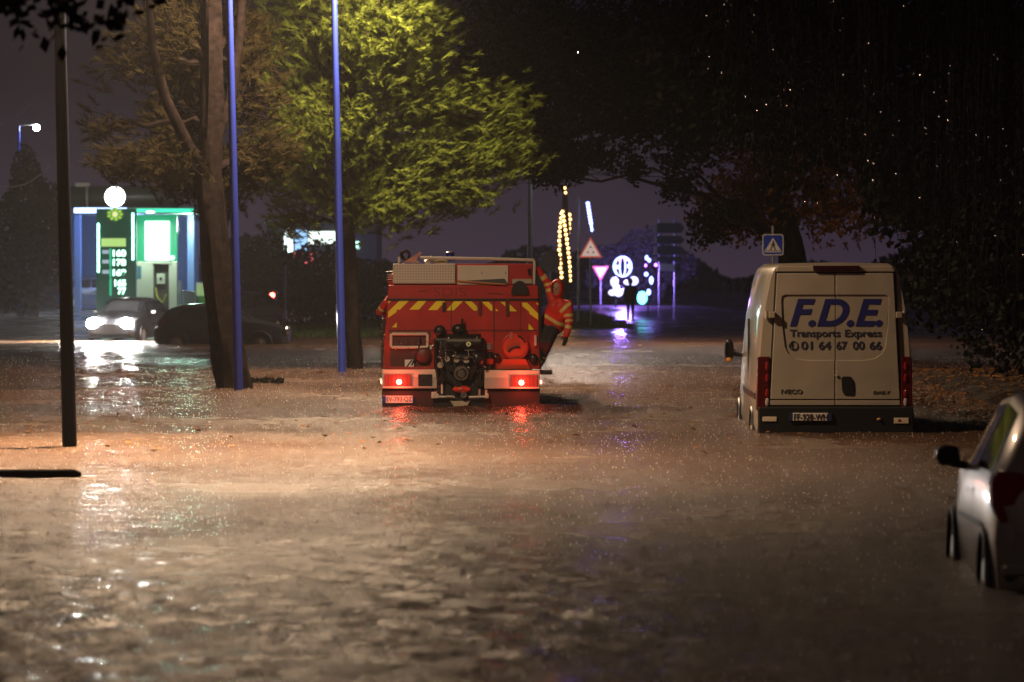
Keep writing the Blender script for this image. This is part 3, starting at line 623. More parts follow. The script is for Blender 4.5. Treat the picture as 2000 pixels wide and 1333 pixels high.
for s, x0, x1 in ((-1, 275, 362), (1, 1262, 1340)):
    tp = [(x0+(6 if s < 0 else 0), 775), (x0+14 if s < 0 else x0, 757), (x1 if s < 0 else x1-12, 757), (x1 if s < 0 else x1-4, 780), (x1, 1130), (x0, 1130)]
    tlp = MB().prism([(VX(a), VZ(b_)) for a, b_ in tp], -.035, .25).build('tail_lamp', TAILD, VN, False, .012)
    for k, (yy, c_) in enumerate(((800, TAILR), (880, TAILR), (985, TAILR), (1045, mat('clear_lens', (.35, .3, .28), .15, coat=.5)))):
        xx = (x1-16) if s < 0 else (x0+30)
        MB().ell((VX(xx), -.038, VZ(yy+25)), (.028, .012, .055), 12, 8).build('lamp_segment', c_, tlp, True)
bmp = MB().prism([(VX(282), VZ(1100)), (VX(1345), VZ(1100)), (VX(1350), VZ(1275)-.15), (VX(282), VZ(1275)-.15)], -.10, .3).build('bumper', BLACK, VN, False, .02)
for x0, x1, y0, y1 in ((312, 408, 1168, 1200), (1210, 1310, 1175, 1214)):
    MB().box(VX(x0), VX(x1), -.112, -.098, VZ(y1), VZ(y0)).build('reflector', mat('pale_reflector', (.6, .5, .36), .3), bmp, False, .004)
MB().prism([(VX(1238), VZ(1200)), (VX(1258), VZ(1200)), (VX(1252), VZ(1184)), (VX(1240), VZ(1184))], -.116, -.1125).build('red_mark', TAILR, bmp)
MB().ell((VX(1108), -.11, VZ(1185)), (.03, .02, .02), 10, 7).build('bumper_glint', mat('glint_amber', (.4, .2, .06), .15), bmp, True)  # small amber spot stands in for a glint on the bumper
vpl = MB().box(VX(518), VX(760), -.125, -.101, VZ(1195), VZ(1142)).build('number_plate', mat('dull_plate', (.55, .5, .45), .5), VN, False, .004)
MB().box(VX(495), VX(517), -.125, -.101, VZ(1195), VZ(1142)).build('plate_band', mat('dull_plate_blue', (.012, .02, .09), .5), vpl); MB().box(VX(761), VX(783), -.125, -.101, VZ(1195), VZ(1142)).build('plate_band', mat('dull_plate_blue', (.012, .02, .09), .5), vpl)
text('FF-928-WH', VX(526), VX(754), VZ(1190), VZ(1148), -.126, BLACK, vpl, 'plate_number', 0, .0, .004)
for s in (-1, 1):
    for y in (1.25, 4.9):
        w = MB().cyl((s*.80, y, -.14), (s*1.025, y, -.14), .35, .35, 26).build('wheel', RUBBER, VN, True)
        MB().cyl((s*1.02, y, -.14), (s*1.035, y, -.14), .2, .17, 16).build('rim', GREYP, w, True)
        MB().tube([(s*1.018, y+.42*math.cos(a), -.14+.42*math.sin(a)) for a in [R(10+160*i/12) for i in range(13)]], .025, 6).build('wheel_arch', BLACK, VN, True)
    MB().box(s*1.013-.012, s*1.013+.012, .4, 4.4, .42, .50).build('side_moulding', BLACK, VN, False, .006)
    MB().prism([(0, 0), (0, 0)], 0, 0) if False else None
    mr_ = MB().ell((s*1.17, 4.72, .97), (.075, .06, .165), 14, 9).build('mirror', BLACK, VN, True)
    MB().tube([(s*.96, 4.75, .9), (s*1.13, 4.73, .93)], .03, 8).build('mirror_arm', BLACK, mr_, True)
    MB().box(s*1.17-.055, s*1.17+.055, 4.652, 4.668, .88, 1.09).build('mirror_glass', GLASS, mr_, False, .006)
    MB().ell((s*1.18, 4.67, .84), (.045, .03, .035), 10, 7).build('indicator', mat('amber_indicator', (.65, .25, .04), .2), mr_, True)
    MB().box(s*1.0-.01, s*.99+.01, 2.6, 2.615, .2, 1.45).build('sliding_door_seam', DOORIN, VN)
MB().prism([(-.78, 1.3), (.78, 1.3), (.70, 1.88), (-.70, 1.88)], 4.93, 5.25).build('windscreen', GLASS, VN)

# ---------------------------------------------------------------- cars
CK = [(0.00,.40,.60,.64,.66,.66,.58),(.05,.26,.78,.82,.77,.77,.68),(.14,.22,.90,.98,.80,.80,.64),(.40,.2,.93,1.27,.82,.81,.60),(.75,.2,.93,1.39,.82,.82,.58),
      (1.5,.2,.92,1.44,.82,.82,.57),(2.2,.2,.90,1.39,.82,.82,.58),(2.85,.2,.90,1.01,.82,.81,.66),(3.4,.2,.82,.88,.81,.78,.66),(3.75,.22,.70,.76,.76,.72,.62),(3.9,.36,.55,.6,.62,.6,.5)]
CKA = np.array(CK)
def cpar(y):
    a = [np.interp(y+d, CKA[:, 0], CKA[:, k]) for k in range(1, 7) for d in (-.05, 0, .05)]
    return [sum(a[3*k:3*k+3])/3 for k in range(6)]
def cprof(y):
    zb, ze, zr, wb, we, wr = cpar(y)
    return [(0, zb), (wb*.93, zb), (wb, zb+.1), (we+.025, zb+(ze-zb)*.55), (we, ze), (wr, zr-.05), (wr*.82, zr), (0, zr+.02)]
def csurf(y, s, side):
    p = cprof(y); i = min(6, int(s)); f = s-i
    return Vector((side*(p[i][0]*(1-f)+p[i+1][0]*f), y, p[i][1]*(1-f)+p[i+1][1]*f))
def patch(y0, y1, s0, s1, side, off=.006, ny=10, ns=5, quad=None):
    mb = MB(); g_ = []
    for i in range(ny+1):
        for j in range(ns+1):
            u, v = i/ny, j/ns
            if quad: y = (quad[0]*(1-u)+quad[1]*u)*(1-v)+(quad[2]*(1-u)+quad[3]*u)*v
            else: y = y0+(y1-y0)*u
            s = s0+(s1-s0)*v
            p = csurf(y, s, side); a = csurf(y+.02, s, side)-csurf(y-.02, s, side); b_ = csurf(y, min(7, s+.05), side)-csurf(y, s-.05, side)
            n_ = a.cross(b_)*-side
            n_ = n_.normalized() if n_.length > 1e-9 else Vector((side, 0, 0))
            if n_.x*side < -.2 or n_.z < -.9: n_ = -n_
            g_.append(p+n_*off)
    fs = [(i*(ns+1)+j, (i+1)*(ns+1)+j, (i+1)*(ns+1)+j+1, i*(ns+1)+j+1) for i in range(ny) for j in range(ns)]
    mb.add(g_, fs); return mb
def hatchback(label, loc, rz, paint, headlit=False, group=None, tail=TAILR):
    o = thing('parked_car' if not headlit else 'car', label, 'car', loc, rz, group)
    yy = np.unique(np.concatenate([np.linspace(0, .45, 14), np.linspace(.45, 3.4, 26), np.linspace(3.4, 3.9, 9)]))
    loft([(float(y), cprof(float(y))) for y in yy]).build('body', paint, o, True)
    for s in (-1, 1):
        patch(0, 0, 4.10, 4.92, s, quad=(.62, 1.52, .80, 1.52)).build('rear_side_window', GLASS, o, True)
        patch(0, 0, 4.10, 4.92, s, quad=(1.58, 2.62, 1.58, 2.25)).build('front_side_window', GLASS, o, True)
        patch(.16, .42, 5.15, 7.0, s).build('rear_window', GLASS, o, True)
        patch(2.3, 2.8, 5.15, 7.0, s).build('windscreen', GLASS, o, True)
        tq = MB().prism([(s*a, b_) for a, b_ in [(.838, .93), (.80, 1.0), (.64, .985), (.47, .88), (.45, .74), (.60, .67), (.80, .71), (.838, .80)]], .0, .24)
        tq.v = [(x, y+.035+max(0, z-.70)*.42, z) for x, y, z in tq.v]; tq.build('tail_lamp', tail, o, False, .03)
        for y in (.66, 3.1):
            w = MB().cyl((s*.66, y, .29), (s*.835, y, .29), .29, .29, 26).build('wheel', RUBBER, o, True)
            MB().cyl((s*.83, y, .29), (s*.845, y, .29), .19, .16, 16).build('rim', GREYP, w, True)
            MB().tube([(s*.835, y+.335*math.cos(a), .29+.335*math.sin(a)) for a in [R(-5+190*i/14) for i in range(15)]], .03, 7).build('wheel_arch', RUBBER, o, True)
        m = MB().prism([(s*(.93+a), .99+b_) for a, b_ in [(-.085, -.05), (.06, -.06), (.095, -.01), (.085, .055), (.03, .07), (-.07, .06)]], 2.37, 2.46).build('mirror', BLACK, o, False, .02)
        for ya in (1.55, 2.66): patch(ya, ya+.014, 2.1, 3.98, s, .003, 1, 8).build('door_seam', RUBBER, o)
        patch(.47, .484, 2.1, 3.9, s, .003, 1, 8).build('bumper_seam', RUBBER, o)
        patch(1.64, 1.82, 3.62, 3.74, s, .025, 4, 2).build('door_handle', BLACK, o, True)
        patch(.72, 2.5, 3.1, 3.2, s, .012, 8, 2).build('side_strip', RUBBER, o, True)
        MB().tube([(s*.80, 2.45, .93), (s*.92, 2.42, .95)], .025, 7).build('mirror_stalk', BLACK, m)
        hl = MB().ell((s*.52, 3.85, .655), (.22, .08, .17), 14, 9).build('headlight', emis('headlight_on', (1, .97, .92), 4000) if headlit else CHROME, o, True)
        if headlit:
            light('headlight_beam', 'SPOT', (s*.52, 4.0, .66), 20000, (1, .96, .9), o, .08, 62, .8, (1.1, 1, -.36))
    MB().box(-.78, .78, -.01, .10, .40, .47).build('bumper_strip', paint, o, False, .02)
    MB().box(-.26, .26, -.016, .02, .50, .61).build('number_plate', PLATEW, o, False, .004)
    MB().tube([(-.5, .95, 1.36), (-.5, .9, 1.36)], .02, 6).build('roof_stub', BLACK, o)
    return o
nc = hatchback('silver hatchback with a red tail lamp, its rear half out of the flood, close beside the water edge', (3.98, 25.0, -.36), R(-1.7), SILVER); nc.scale = (1, 1, 1.14)
nc['label'] = 'silver hatchback with a large red tail lamp standing in the flood behind the delivery van'
for k, (y, s) in enumerate(((.35, 4.6), (.3, 4.2))): pass
hatchback('dark hatchback seen from the side in the water beyond the thick leaning pine', (W(302, 0, 112).x, 112.5, float(gz(-9, 112))-.03), R(-90), DCAR, tail=TAILD)
hatchback('car with blazing white headlights driving through the flood by the petrol station', (-11.45, 120.8, float(gz(-12, 118))), R(168), DCAR, True)
c3 = hatchback('dark car facing the road between the thick pine and the red traffic light', (W(505, 0, 126).x, 128, float(gz(-8, 126))+.02), R(160), DCAR, tail=TAILD)
hatchback('dark car parked behind the price sign of the petrol station', (W(205, 0, 172).x-2, 170, float(gz(-18, 170))), R(-80), mat('blue_car_paint', (.05, .06, .12), .3, coat=.5))
hatchback('small car with a red tail light far behind the fire engine and slender pine', (W(738, 0, 175).x, 172, float(gz(-6, 172))), R(5), DCAR, tail=emis('far_tail_glow', (1, .05, .03), 12))
#@@PART4

# ---------------------------------------------------------------- trees
def rv(): return Vector((rng.gauss(0, 1), rng.gauss(0, 1), rng.gauss(0, 1))).normalized()
def limb(mb, a, b_, r0, r1, wig=.12, n=6):
    a = Vector(a); b_ = Vector(b_); L = (b_-a).length; pts = []
    for i in range(n+1):
        t_ = i/n; p = a.lerp(b_, t_)
        if 0 < i < n: p += rv()*L*wig*.35
        p.z += math.sin(t_*math.pi)*L*.06; pts.append(p)
    mb.tube(pts, [r0+(r1-r0)*i/n for i in range(n+1)], 7); return pts
def tuft(V, Fc, p, d, n, L, w):
    d = d.normalized(); u = d.orthogonal().normalized(); v = d.cross(u)
    for k in range(n):
        a = rng.uniform(0, 6.283); sp = rng.uniform(.15, .95); q = (d+(u*math.cos(a)+v*math.sin(a))*sp).normalized()
        b0 = p-d*rng.uniform(0, .12); s_ = q.orthogonal().normalized()*w; ln = L*rng.uniform(.6, 1.1); i = len(V)
        V += [tuple(b0-s_), tuple(b0+s_), tuple(b0+q*ln)]; Fc.append((i, i+1, i+2))
def tree(name, label, trunk, r0, r1, blobs, kind, bark, leafm, hub=None, dens=1.0, group=None, stems=()):
    """trunk: world points from the root up; blobs: (centre, rx, ry, rz, count)"""
    base = Vector(trunk[0]); o = thing(name, label, 'tree', base, 0, group)
    loc = [Vector(p)-base for p in trunk]; mb = MB(); n = len(loc)
    rr = [r0+(r1-r0)*i/(n-1) for i in range(n)]; rr[0] *= 1.18
    m_r = 44; lp, lr = [], []
    for i in range(m_r):
        f = i/(m_r-1)*(n-1); a_ = min(n-2, int(f)); lp.append(loc[a_].lerp(loc[a_+1], f-a_)); lr.append(rr[a_]+(rr[a_+1]-rr[a_])*(f-a_))
    for q in range(3): lp = [lp[0]]+[(lp[i-1]+lp[i]*2+lp[i+1])/4 for i in range(1, m_r-1)]+[lp[-1]]
    mb.tube(lp, lr, 22); ph = [rng.uniform(0, 6.28) for _ in range(8)]
    for i in range(m_r):
        for q in range(22):
            a_ = 2*math.pi*q/22; w_ = .09*math.sin(5*a_+ph[0]+.5*math.sin(i*.4+ph[1]))+.07*math.sin(9*a_+ph[2]+i*.35)+.05*math.sin(3*a_+i*.8+ph[3])
            v_ = Vector(mb.v[i*22+q]); mb.v[i*22+q] = tuple(lp[i]+(v_-lp[i])*(1+w_))
    mb.build('trunk', bark, o, True)
    for st in stems:
        MB().tube([Vector(p)-base for p in st[0]], [st[1]+(st[2]-st[1])*i/(len(st[0])-1) for i in range(len(st[0]))], 10).build('limb', bark, o, True)
    bm_ = MB(); V = []; Fc = []
    for c, rx, ry, rz, cnt in blobs:
        c = Vector(c)-base
        src = min(loc, key=lambda p: (p-c).length+max(0, p.z-c.z)*1.5) if hub is None else Vector(hub)-base
        pts = limb(bm_, src, c, max(.03, r1*.55), .02, .15, 7)
        for k in range(int(cnt*dens)):
            d = rv(); t_ = rng.random()**.45*rng.choice((.9, 1, 1, 1.15, 1.4)); p = c+Vector((d.x*rx*t_, d.y*ry*t_, d.z*rz*t_))
            if kind == 'pine':
                if k % 6 == 0: limb(bm_, pts[rng.randrange(3, 8)], p, .016, .006, .2, 3)
                ax = (p-src); ax.z = abs(ax.z)*.3+.25*ax.length; ax = (ax.normalized()+rv()*.7)
                tuft(V, Fc, p, ax, 20, .19, .008)
                tuft(V, Fc, p-ax.normalized()*.16, ax+rv()*.4, 12, .17, .008)
            else:
                if k % 14 == 0: limb(bm_, pts[rng.randrange(2, 8)], p, .014, .005, .2, 3)
                cl = rng.randrange(4, 8)
                for q in range(cl):
                    pp = p+rv()*(.35 if kind == 'mass' else .18)*rng.random(); s_ = rng.uniform(.035, .065)*(1.35 if kind == 'big' else 2.3 if kind == 'mass' else 1)
                    u = rv()*s_; w_ = u.orthogonal().normalized()*s_*rng.uniform(.5, .8)
                    if kind == 'willow': u = Vector((rng.gauss(0, .2), rng.gauss(0, .2), -1)).normalized()*.07; w_ = u.orthogonal().normalized()*.014
                    i = len(V); V += [tuple(pp-u), tuple(pp+w_), tuple(pp+u), tuple(pp-w_)]; Fc.append((i, i+1, i+2, i+3))
    if bm_.v: bm_.build('branches', bark, o, True)
    cr = MB(); cr.v = V; cr.f = Fc; c_ = cr.build('crown', leafm, o); c_['kind'] = 'stuff'
    return o
def B(px, py, rpx, rpz, Y, cnt, dy=None):
    c = W(px, py, Y); k = Y/F
    return (c, rpx*k, dy if dy else max(.8, rpx*k*.9), rpz*k, cnt)
# thick leaning pine behind the second lamp post
y1 = 69.2
tr1 = [W(462, 765, y1)-Vector((0, 0, .5)), W(460, 757, y1), W(446, 690, y1), W(428, 570, y1), W(418, 440, y1), W(408, 330, y1), W(414, 250, y1), W(416, 120, y1), W(414, -40, y1), W(420, -220, y1)]
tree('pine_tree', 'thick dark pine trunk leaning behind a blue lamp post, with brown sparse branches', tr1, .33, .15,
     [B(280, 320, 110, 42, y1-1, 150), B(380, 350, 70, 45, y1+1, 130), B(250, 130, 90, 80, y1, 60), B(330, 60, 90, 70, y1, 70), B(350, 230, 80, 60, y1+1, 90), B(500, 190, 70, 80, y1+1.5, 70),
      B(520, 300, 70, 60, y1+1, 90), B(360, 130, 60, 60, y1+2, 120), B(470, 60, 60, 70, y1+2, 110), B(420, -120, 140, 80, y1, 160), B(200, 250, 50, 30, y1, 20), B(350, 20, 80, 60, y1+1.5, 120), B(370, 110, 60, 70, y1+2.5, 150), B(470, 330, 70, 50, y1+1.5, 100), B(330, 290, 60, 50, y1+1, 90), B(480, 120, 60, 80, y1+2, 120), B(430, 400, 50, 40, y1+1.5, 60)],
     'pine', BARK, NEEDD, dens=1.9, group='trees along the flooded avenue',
     stems=(([W(408, 340, y1), W(370, 290, y1-.3), W(322, 190, y1-.5), W(298, 90, y1-.6), W(288, -60, y1-.8)], .13, .06), ([W(412, 300, y1), W(452, 190, y1+.4), W(470, 60, y1+.5), W(476, -80, y1+.5)], .12, .07)))
y2 = 83.0
tr2 = [W(694, 722, y2)-Vector((0, 0, .5)), W(694, 722, y2), W(686, 600, y2), W(680, 450, y2), W(682, 250, y2), W(690, 60, y2), W(695, -150, y2)]
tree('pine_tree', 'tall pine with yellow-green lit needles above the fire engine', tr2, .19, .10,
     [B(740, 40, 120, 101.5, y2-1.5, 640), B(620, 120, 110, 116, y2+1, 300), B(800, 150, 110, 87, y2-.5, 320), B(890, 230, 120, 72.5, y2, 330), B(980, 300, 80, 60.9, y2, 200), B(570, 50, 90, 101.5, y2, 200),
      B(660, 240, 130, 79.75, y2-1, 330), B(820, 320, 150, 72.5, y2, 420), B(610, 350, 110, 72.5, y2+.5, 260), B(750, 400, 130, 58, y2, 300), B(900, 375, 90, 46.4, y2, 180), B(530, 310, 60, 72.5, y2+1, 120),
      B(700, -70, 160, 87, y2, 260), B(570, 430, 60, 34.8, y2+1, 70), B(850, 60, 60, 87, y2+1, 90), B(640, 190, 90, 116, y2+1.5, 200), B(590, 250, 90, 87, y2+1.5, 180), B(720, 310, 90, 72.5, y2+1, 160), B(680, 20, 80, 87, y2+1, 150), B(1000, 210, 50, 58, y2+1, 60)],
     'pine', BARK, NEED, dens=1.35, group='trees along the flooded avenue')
# big dark broadleaf over the road
y3 = 92
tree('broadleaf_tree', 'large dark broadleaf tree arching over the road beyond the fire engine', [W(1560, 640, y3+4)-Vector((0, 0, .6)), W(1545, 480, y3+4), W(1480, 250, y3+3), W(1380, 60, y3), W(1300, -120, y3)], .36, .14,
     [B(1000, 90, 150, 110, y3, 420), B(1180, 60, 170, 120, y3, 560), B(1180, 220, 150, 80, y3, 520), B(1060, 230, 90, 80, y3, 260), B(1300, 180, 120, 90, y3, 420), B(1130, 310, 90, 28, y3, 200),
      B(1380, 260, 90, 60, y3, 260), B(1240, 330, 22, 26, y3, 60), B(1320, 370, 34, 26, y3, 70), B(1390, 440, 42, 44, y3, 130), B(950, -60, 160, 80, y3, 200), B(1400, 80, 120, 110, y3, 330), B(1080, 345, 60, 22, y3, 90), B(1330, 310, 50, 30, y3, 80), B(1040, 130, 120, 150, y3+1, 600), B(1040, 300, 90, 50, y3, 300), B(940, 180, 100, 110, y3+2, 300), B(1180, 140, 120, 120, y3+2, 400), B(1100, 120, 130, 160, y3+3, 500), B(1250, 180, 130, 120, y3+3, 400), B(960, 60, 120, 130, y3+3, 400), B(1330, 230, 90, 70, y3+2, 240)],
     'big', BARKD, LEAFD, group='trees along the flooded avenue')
# autumn tree with pale trunk behind the crossing sign
y5 = 97
tree('broadleaf_tree', 'autumn tree with brown leaves and a pale trunk behind the crossing sign', [W(1570, 640, y5)-Vector((0, 0, .5)), W(1562, 560, y5), W(1552, 505, y5), W(1532, 448, y5), W(1512, 360, y5), W(1500, 240, y5)], .30, .14,
     [B(1480, 380, 120, 70, y5-1, 520), B(1430, 420, 70, 60, y5-1, 300), B(1560, 300, 130, 90, y5-1, 560), B(1640, 400, 110, 70, y5-1, 420), B(1460, 270, 110, 60, y5, 320), B(1680, 280, 90, 90, y5, 280), B(1600, 190, 140, 80, y5, 300)],
     'big', BARKP, LEAFA, group='trees along the flooded avenue')
y6 = 84
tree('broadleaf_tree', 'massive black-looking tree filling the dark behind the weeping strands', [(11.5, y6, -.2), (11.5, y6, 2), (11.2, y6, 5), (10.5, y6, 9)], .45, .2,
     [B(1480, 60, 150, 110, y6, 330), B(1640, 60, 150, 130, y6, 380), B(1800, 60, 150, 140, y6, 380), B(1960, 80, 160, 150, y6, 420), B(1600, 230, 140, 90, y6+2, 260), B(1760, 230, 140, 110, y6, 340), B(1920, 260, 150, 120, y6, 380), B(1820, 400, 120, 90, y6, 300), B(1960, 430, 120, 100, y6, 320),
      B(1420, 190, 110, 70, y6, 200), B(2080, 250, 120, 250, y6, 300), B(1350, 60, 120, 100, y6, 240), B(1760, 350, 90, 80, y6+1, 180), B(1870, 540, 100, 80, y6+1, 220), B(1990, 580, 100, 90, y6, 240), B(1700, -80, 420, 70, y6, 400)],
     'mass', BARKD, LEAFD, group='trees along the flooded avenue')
# weeping tree on the right, nearer
y4 = 58.0
wt = tree('weeping_tree', 'weeping tree hanging dark wet strands over the delivery van', [(9.2, y4+1, -.1), (9.1, y4+1, 1.5), (8.8, y4+.8, 4.5), (8.0, y4+.4, 7.5), (7.2, y4, 9)], .34, .16,
     [((6.2, y4, 8.4), 1.8, 1.6, .9, 120), ((4.4, y4, 8.2), 1.6, 1.6, .8, 90), ((8.6, y4, 7.6), 1.6, 1.6, 1.2, 120)], 'willow', BARKD, LEAFW, group='trees along the flooded avenue')
sb = MB(); lv = MB(); dp = MB(); V = []; Fc = []; wb_ = wt.location
def frac(px): return np.interp(px, [1340, 1450, 1560, 1700, 1800, 2000, 2150], [150, 330, 400, 480, 600, 640, 700])
for k in range(190):
    px = rng.uniform(1335, 2120); Y = y4+rng.uniform(-2.2, 2.2); low = frac(px)*rng.uniform(.45, 1.05)
    top = W(px+rng.uniform(-20, 20), -180, Y); bot = W(px+rng.uniform(-25, 25), low, Y); bot.z = max(bot.z, 1.2)
    pts = [top.lerp(bot, i/9)+Vector((math.sin(i*.9+k)*.05, math.cos(i*.7+k)*.05, 0)) for i in range(10)]
    sb.tube([p-wb_ for p in pts], [.009]*5+[.004]*5, 4, False)
    for q in range(70):
        t_ = rng.random()*9; i = min(8, int(t_)); p = pts[i].lerp(pts[i+1], t_-i)-wb_
        u = Vector((rng.gauss(0, .35), rng.gauss(0, .35), -1)).normalized()*rng.uniform(.05, .085); w_ = rv().cross(u).normalized()*.013
        j = len(V); V += [tuple(p), tuple(p+u*.6+w_), tuple(p+u*1.6), tuple(p+u*.6-w_)]; Fc.append((j, j+1, j+2, j+3))
    for q in range(rng.choice((0, 0, 1, 1, 2, 3))):
        t_ = rng.random()*9; i = min(8, int(t_)); p = pts[i].lerp(pts[i+1], t_-i)-wb_+rv()*.04
        if rng.random() < .8: dp.ell(p, (.014, .014, .02), 8, 5)
sb.build('hanging_strands', BARKD, wt, True)['kind'] = 'stuff'
lv.v = V; lv.f = Fc; lv.build('strand_leaves', LEAFW, wt)['kind'] = 'stuff'
dp.build('rain_drops', mat('water_bead', (.95, .95, 1.0), .25, metal=1.0), wt, True)['kind'] = 'stuff'
# branch of a near tree, upper left
tree('broadleaf_tree', 'near tree with a few brown blurred leaves above the dark lamp post', [(-7.6, 25.5, -.5), (-7.5, 25.5, 2), (-7.0, 25.4, 4.2), (-6.2, 25.2, 5.6)], .2, .09,
     [(W(160, 40, 25), .30, .5, .14, 13), (W(40, 10, 25), .35, .5, .16, 13), (W(60, -70, 25), .6, .5, .25, 30), (W(230, -40, 25), .3, .4, .16, 12)], 'leaf', BARKD, leaf('brown_near_leaves', (.02, .008, .005)), group='trees along the flooded avenue')
# hedge and bushes
def bush(label, c, rx, ry, h, n, m=LEAFB, group='bushes and hedges', size=1.0, name='bush'):
    x, y = c[0], c[1]; z = float(gz(x, y)); o = thing(name, label, 'bush', (x, y, z), 0, group)
    sm_ = MB()
    for k in range(7): limb(sm_, (rng.uniform(-.2, .2)*rx, 0, 0), (rng.uniform(-.6, .6)*rx, rng.uniform(-.5, .5)*ry, h*rng.uniform(.5, .85)), .035, .012)
    sm_.build('stems', BARKD, o, True)
    V = []; Fc = []
    for k in range(n):
        d = rv(); t_ = rng.random()**.4; lump = 1+.22*math.sin(d.x*5+y)*math.cos(d.z*4+x)
        p = Vector((d.x*rx*t_*lump, d.y*ry*t_*lump, h*.52+d.z*h*.5*t_*lump)); 
        if p.z < 0: continue
        s_ = rng.uniform(.05, .10)*size; u = rv()*s_; w_ = u.orthogonal().normalized()*s_*.7; i = len(V)
        V += [tuple(p-u), tuple(p+w_), tuple(p+u), tuple(p-w_)]; Fc.append((i, i+1, i+2, i+3))
    cr = MB(); cr.v = V; cr.f = Fc; cr.build('foliage', m, o)['kind'] = 'stuff'; return o
bush('dark bushy hedge on the bank to the right of the delivery van', (10.2, 72), 3.2, 2.5, 3.6, 6000)
bush('low dark shrub on the bank nearer than the hedge', (9.6, 60), 1.7, 1.6, 2.3, 3500)
bush('wide dark hedge behind the red traffic light', (W(610, 0, 142).x, 142), 2.6, 1.6, 3.0, 5000, size=1.3)
bush('rounded dark bush beside the dark car with glinting lights', (W(520, 0, 146).x, 146), 1.9, 1.4, 3.2, 3500, size=1.3)
bush('dark bush between the two pines far across the water', (W(760, 0, 150).x-1.2, 152), 1.3, 1.2, 2.6, 2000, size=1.3)
for px, lab in ((60, 'tall dark conifer-like bush below the distant white lamp'), (20, 'dark bush at the edge of the petrol station forecourt')):
    bush(lab, (W(px, 0, 150).x, 150 if px == 60 else 138), 1.5 if px == 60 else 1.8, 1.3, 6.2 if px == 60 else 2.6, 6000, size=1.4)
# far treeline beyond the roundabout
ft = MB(); V = []; Fc = []
for k in range(9000):
    x = rng.uniform(-70, 75); y = 330+rng.uniform(-8, 8); hh = 3.2+1.2*math.sin(x*.21)+.8*math.sin(x*.53+1)
    p = Vector((x, y, rng.uniform(.0, 1)**.8*hh)); s_ = rng.uniform(.3, .6); u = rv()*s_; w_ = u.orthogonal().normalized()*s_*.8; i = len(V)
    V += [tuple(p-u), tuple(p+w_), tuple(p+u), tuple(p-w_)]; Fc.append((i, i+1, i+2, i+3))
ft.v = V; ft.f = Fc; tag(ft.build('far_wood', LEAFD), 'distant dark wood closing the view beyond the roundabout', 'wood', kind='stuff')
# grass verges
GRASS = leaf('verge_grass', (.05, .075, .02), .4)
def grass(label, x0, x1, yy0, yy1, n, h=.14):
    V = []; Fc = []
    for k in range(n):
        u_, v_ = rng.random(), rng.random(); y = yy0+(yy1-yy0)*v_; x = x0+(x1-x0)*u_+.4*math.sin(y*.5)
        if ((u_-.5)*2)**4+((v_-.5)*2)**4 > 1: continue
        z = float(gz(x, y))+.02; a = rng.uniform(0, 6.283); hh = h*rng.uniform(.5, 1.2); i = len(V); w_ = .03
        V += [(x-w_*math.cos(a), y-w_*math.sin(a), z), (x+w_*math.cos(a), y+w_*math.sin(a), z), (x+rng.gauss(0, .05), y+rng.gauss(0, .05), z+hh)]; Fc.append((i, i+1, i+2))
    m = MB(); m.v = V; m.f = Fc; tag(m.build('grass', GRASS), label, 'grass', kind='stuff')
grass('strip of short grass between the two pine trunks', -8.5, -3.2, 124, 158, 16000)
grass('grass verge by the white sign post', .8, 4.2, 138, 170, 12000)
#@@PART5

# ---------------------------------------------------------------- low rail in the water
ra = thing('low_rail', 'dark timber rail just breaking the flood near the lone dark lamp post', 'rail', (-6.0, 39.0, float(gz(-6, 39))))
zr = -ra.location.z
MB().tube([(-2.0, .1, zr+.02), (0, .03, zr+.025), (1.55, -.02, zr+.03), (1.62, -.02, zr+.02)], [.055, .055, .055, .03], 12).build('beam', mat('black_wet_timber', (.006, .005, .004), .9, bump=.4, spec=.03), ra, True)
for x in (-1.6, .8): MB().cyl((x, .02, 0), (x, .02, zr), .05, .05, 10).build('post', BARKD, ra, True)

# ---------------------------------------------------------------- signs
WSIGN = mat('sign_white', (.75, .72, .68), .4); BSIGN = mat('sign_blue', (.015, .05, .45), .35); RSIGN = mat('sign_red', (.55, .06, .05), .4); SBACK = mat('sign_back_grey', (.28, .26, .25), .5, var=.1)
SHINEW = mat('sign_white_shine', (.75, .7, .66), .4, emit=(1, .72, .62), es=.5); SHINER = mat('sign_red_shine', (.5, .06, .05), .4, emit=(1, .18, .12), es=.35)  # emission put in for the reflective shine; these signs are not lamps
def sign_post(name, label, px, py, Y, polys, top=None, gap=0, post_m=GALV, post_r=.035, cat='road sign'):
    c = W(px, py, Y); z0 = float(gz(c.x, Y)); o = thing(name, label, cat, (c.x, Y, z0)); zc = c.z-z0
    MB().cyl((0, .05, -.3), (0, .05, zc+(top or .2)), post_r, post_r, 10).build('post', post_m, o, True)
    for nm, poly, y0, y1, m in polys: MB().prism([(a, zc+b_) for a, b_ in poly], y0, y1).build(nm, m, o)
    return o
def sq(h, r=.06, n=4, hz=None):
    hz = hz or h; pts = []
    for cx, cz, a0 in ((h-r, hz-r, 0), (-h+r, hz-r, 90), (-h+r, -hz+r, 180), (h-r, -hz+r, 270)):
        pts += [(cx+r*math.cos(R(a0+90*i/n)), cz+r*math.sin(R(a0+90*i/n))) for i in range(n+1)]
    return pts
h = .25
sg = sign_post('crossing_sign', 'blue square pedestrian crossing sign with white triangle above the van roof', 1509.5, 478.5, 91,
   [('plate', sq(h), -.012, .0, WSIGN), ('blue_field', sq(h-.022, .045), -.016, -.0125, BSIGN), ('white_triangle', [(0, .17), (.205, -.165), (-.205, -.165)], -.020, -.0165, WSIGN),
    ('crossing_bars', [(-.2, -.178), (.2, -.178), (.2, -.168), (-.2, -.168)], -.0195, -.0165, WSIGN)], post_m=GALV, top=.45)
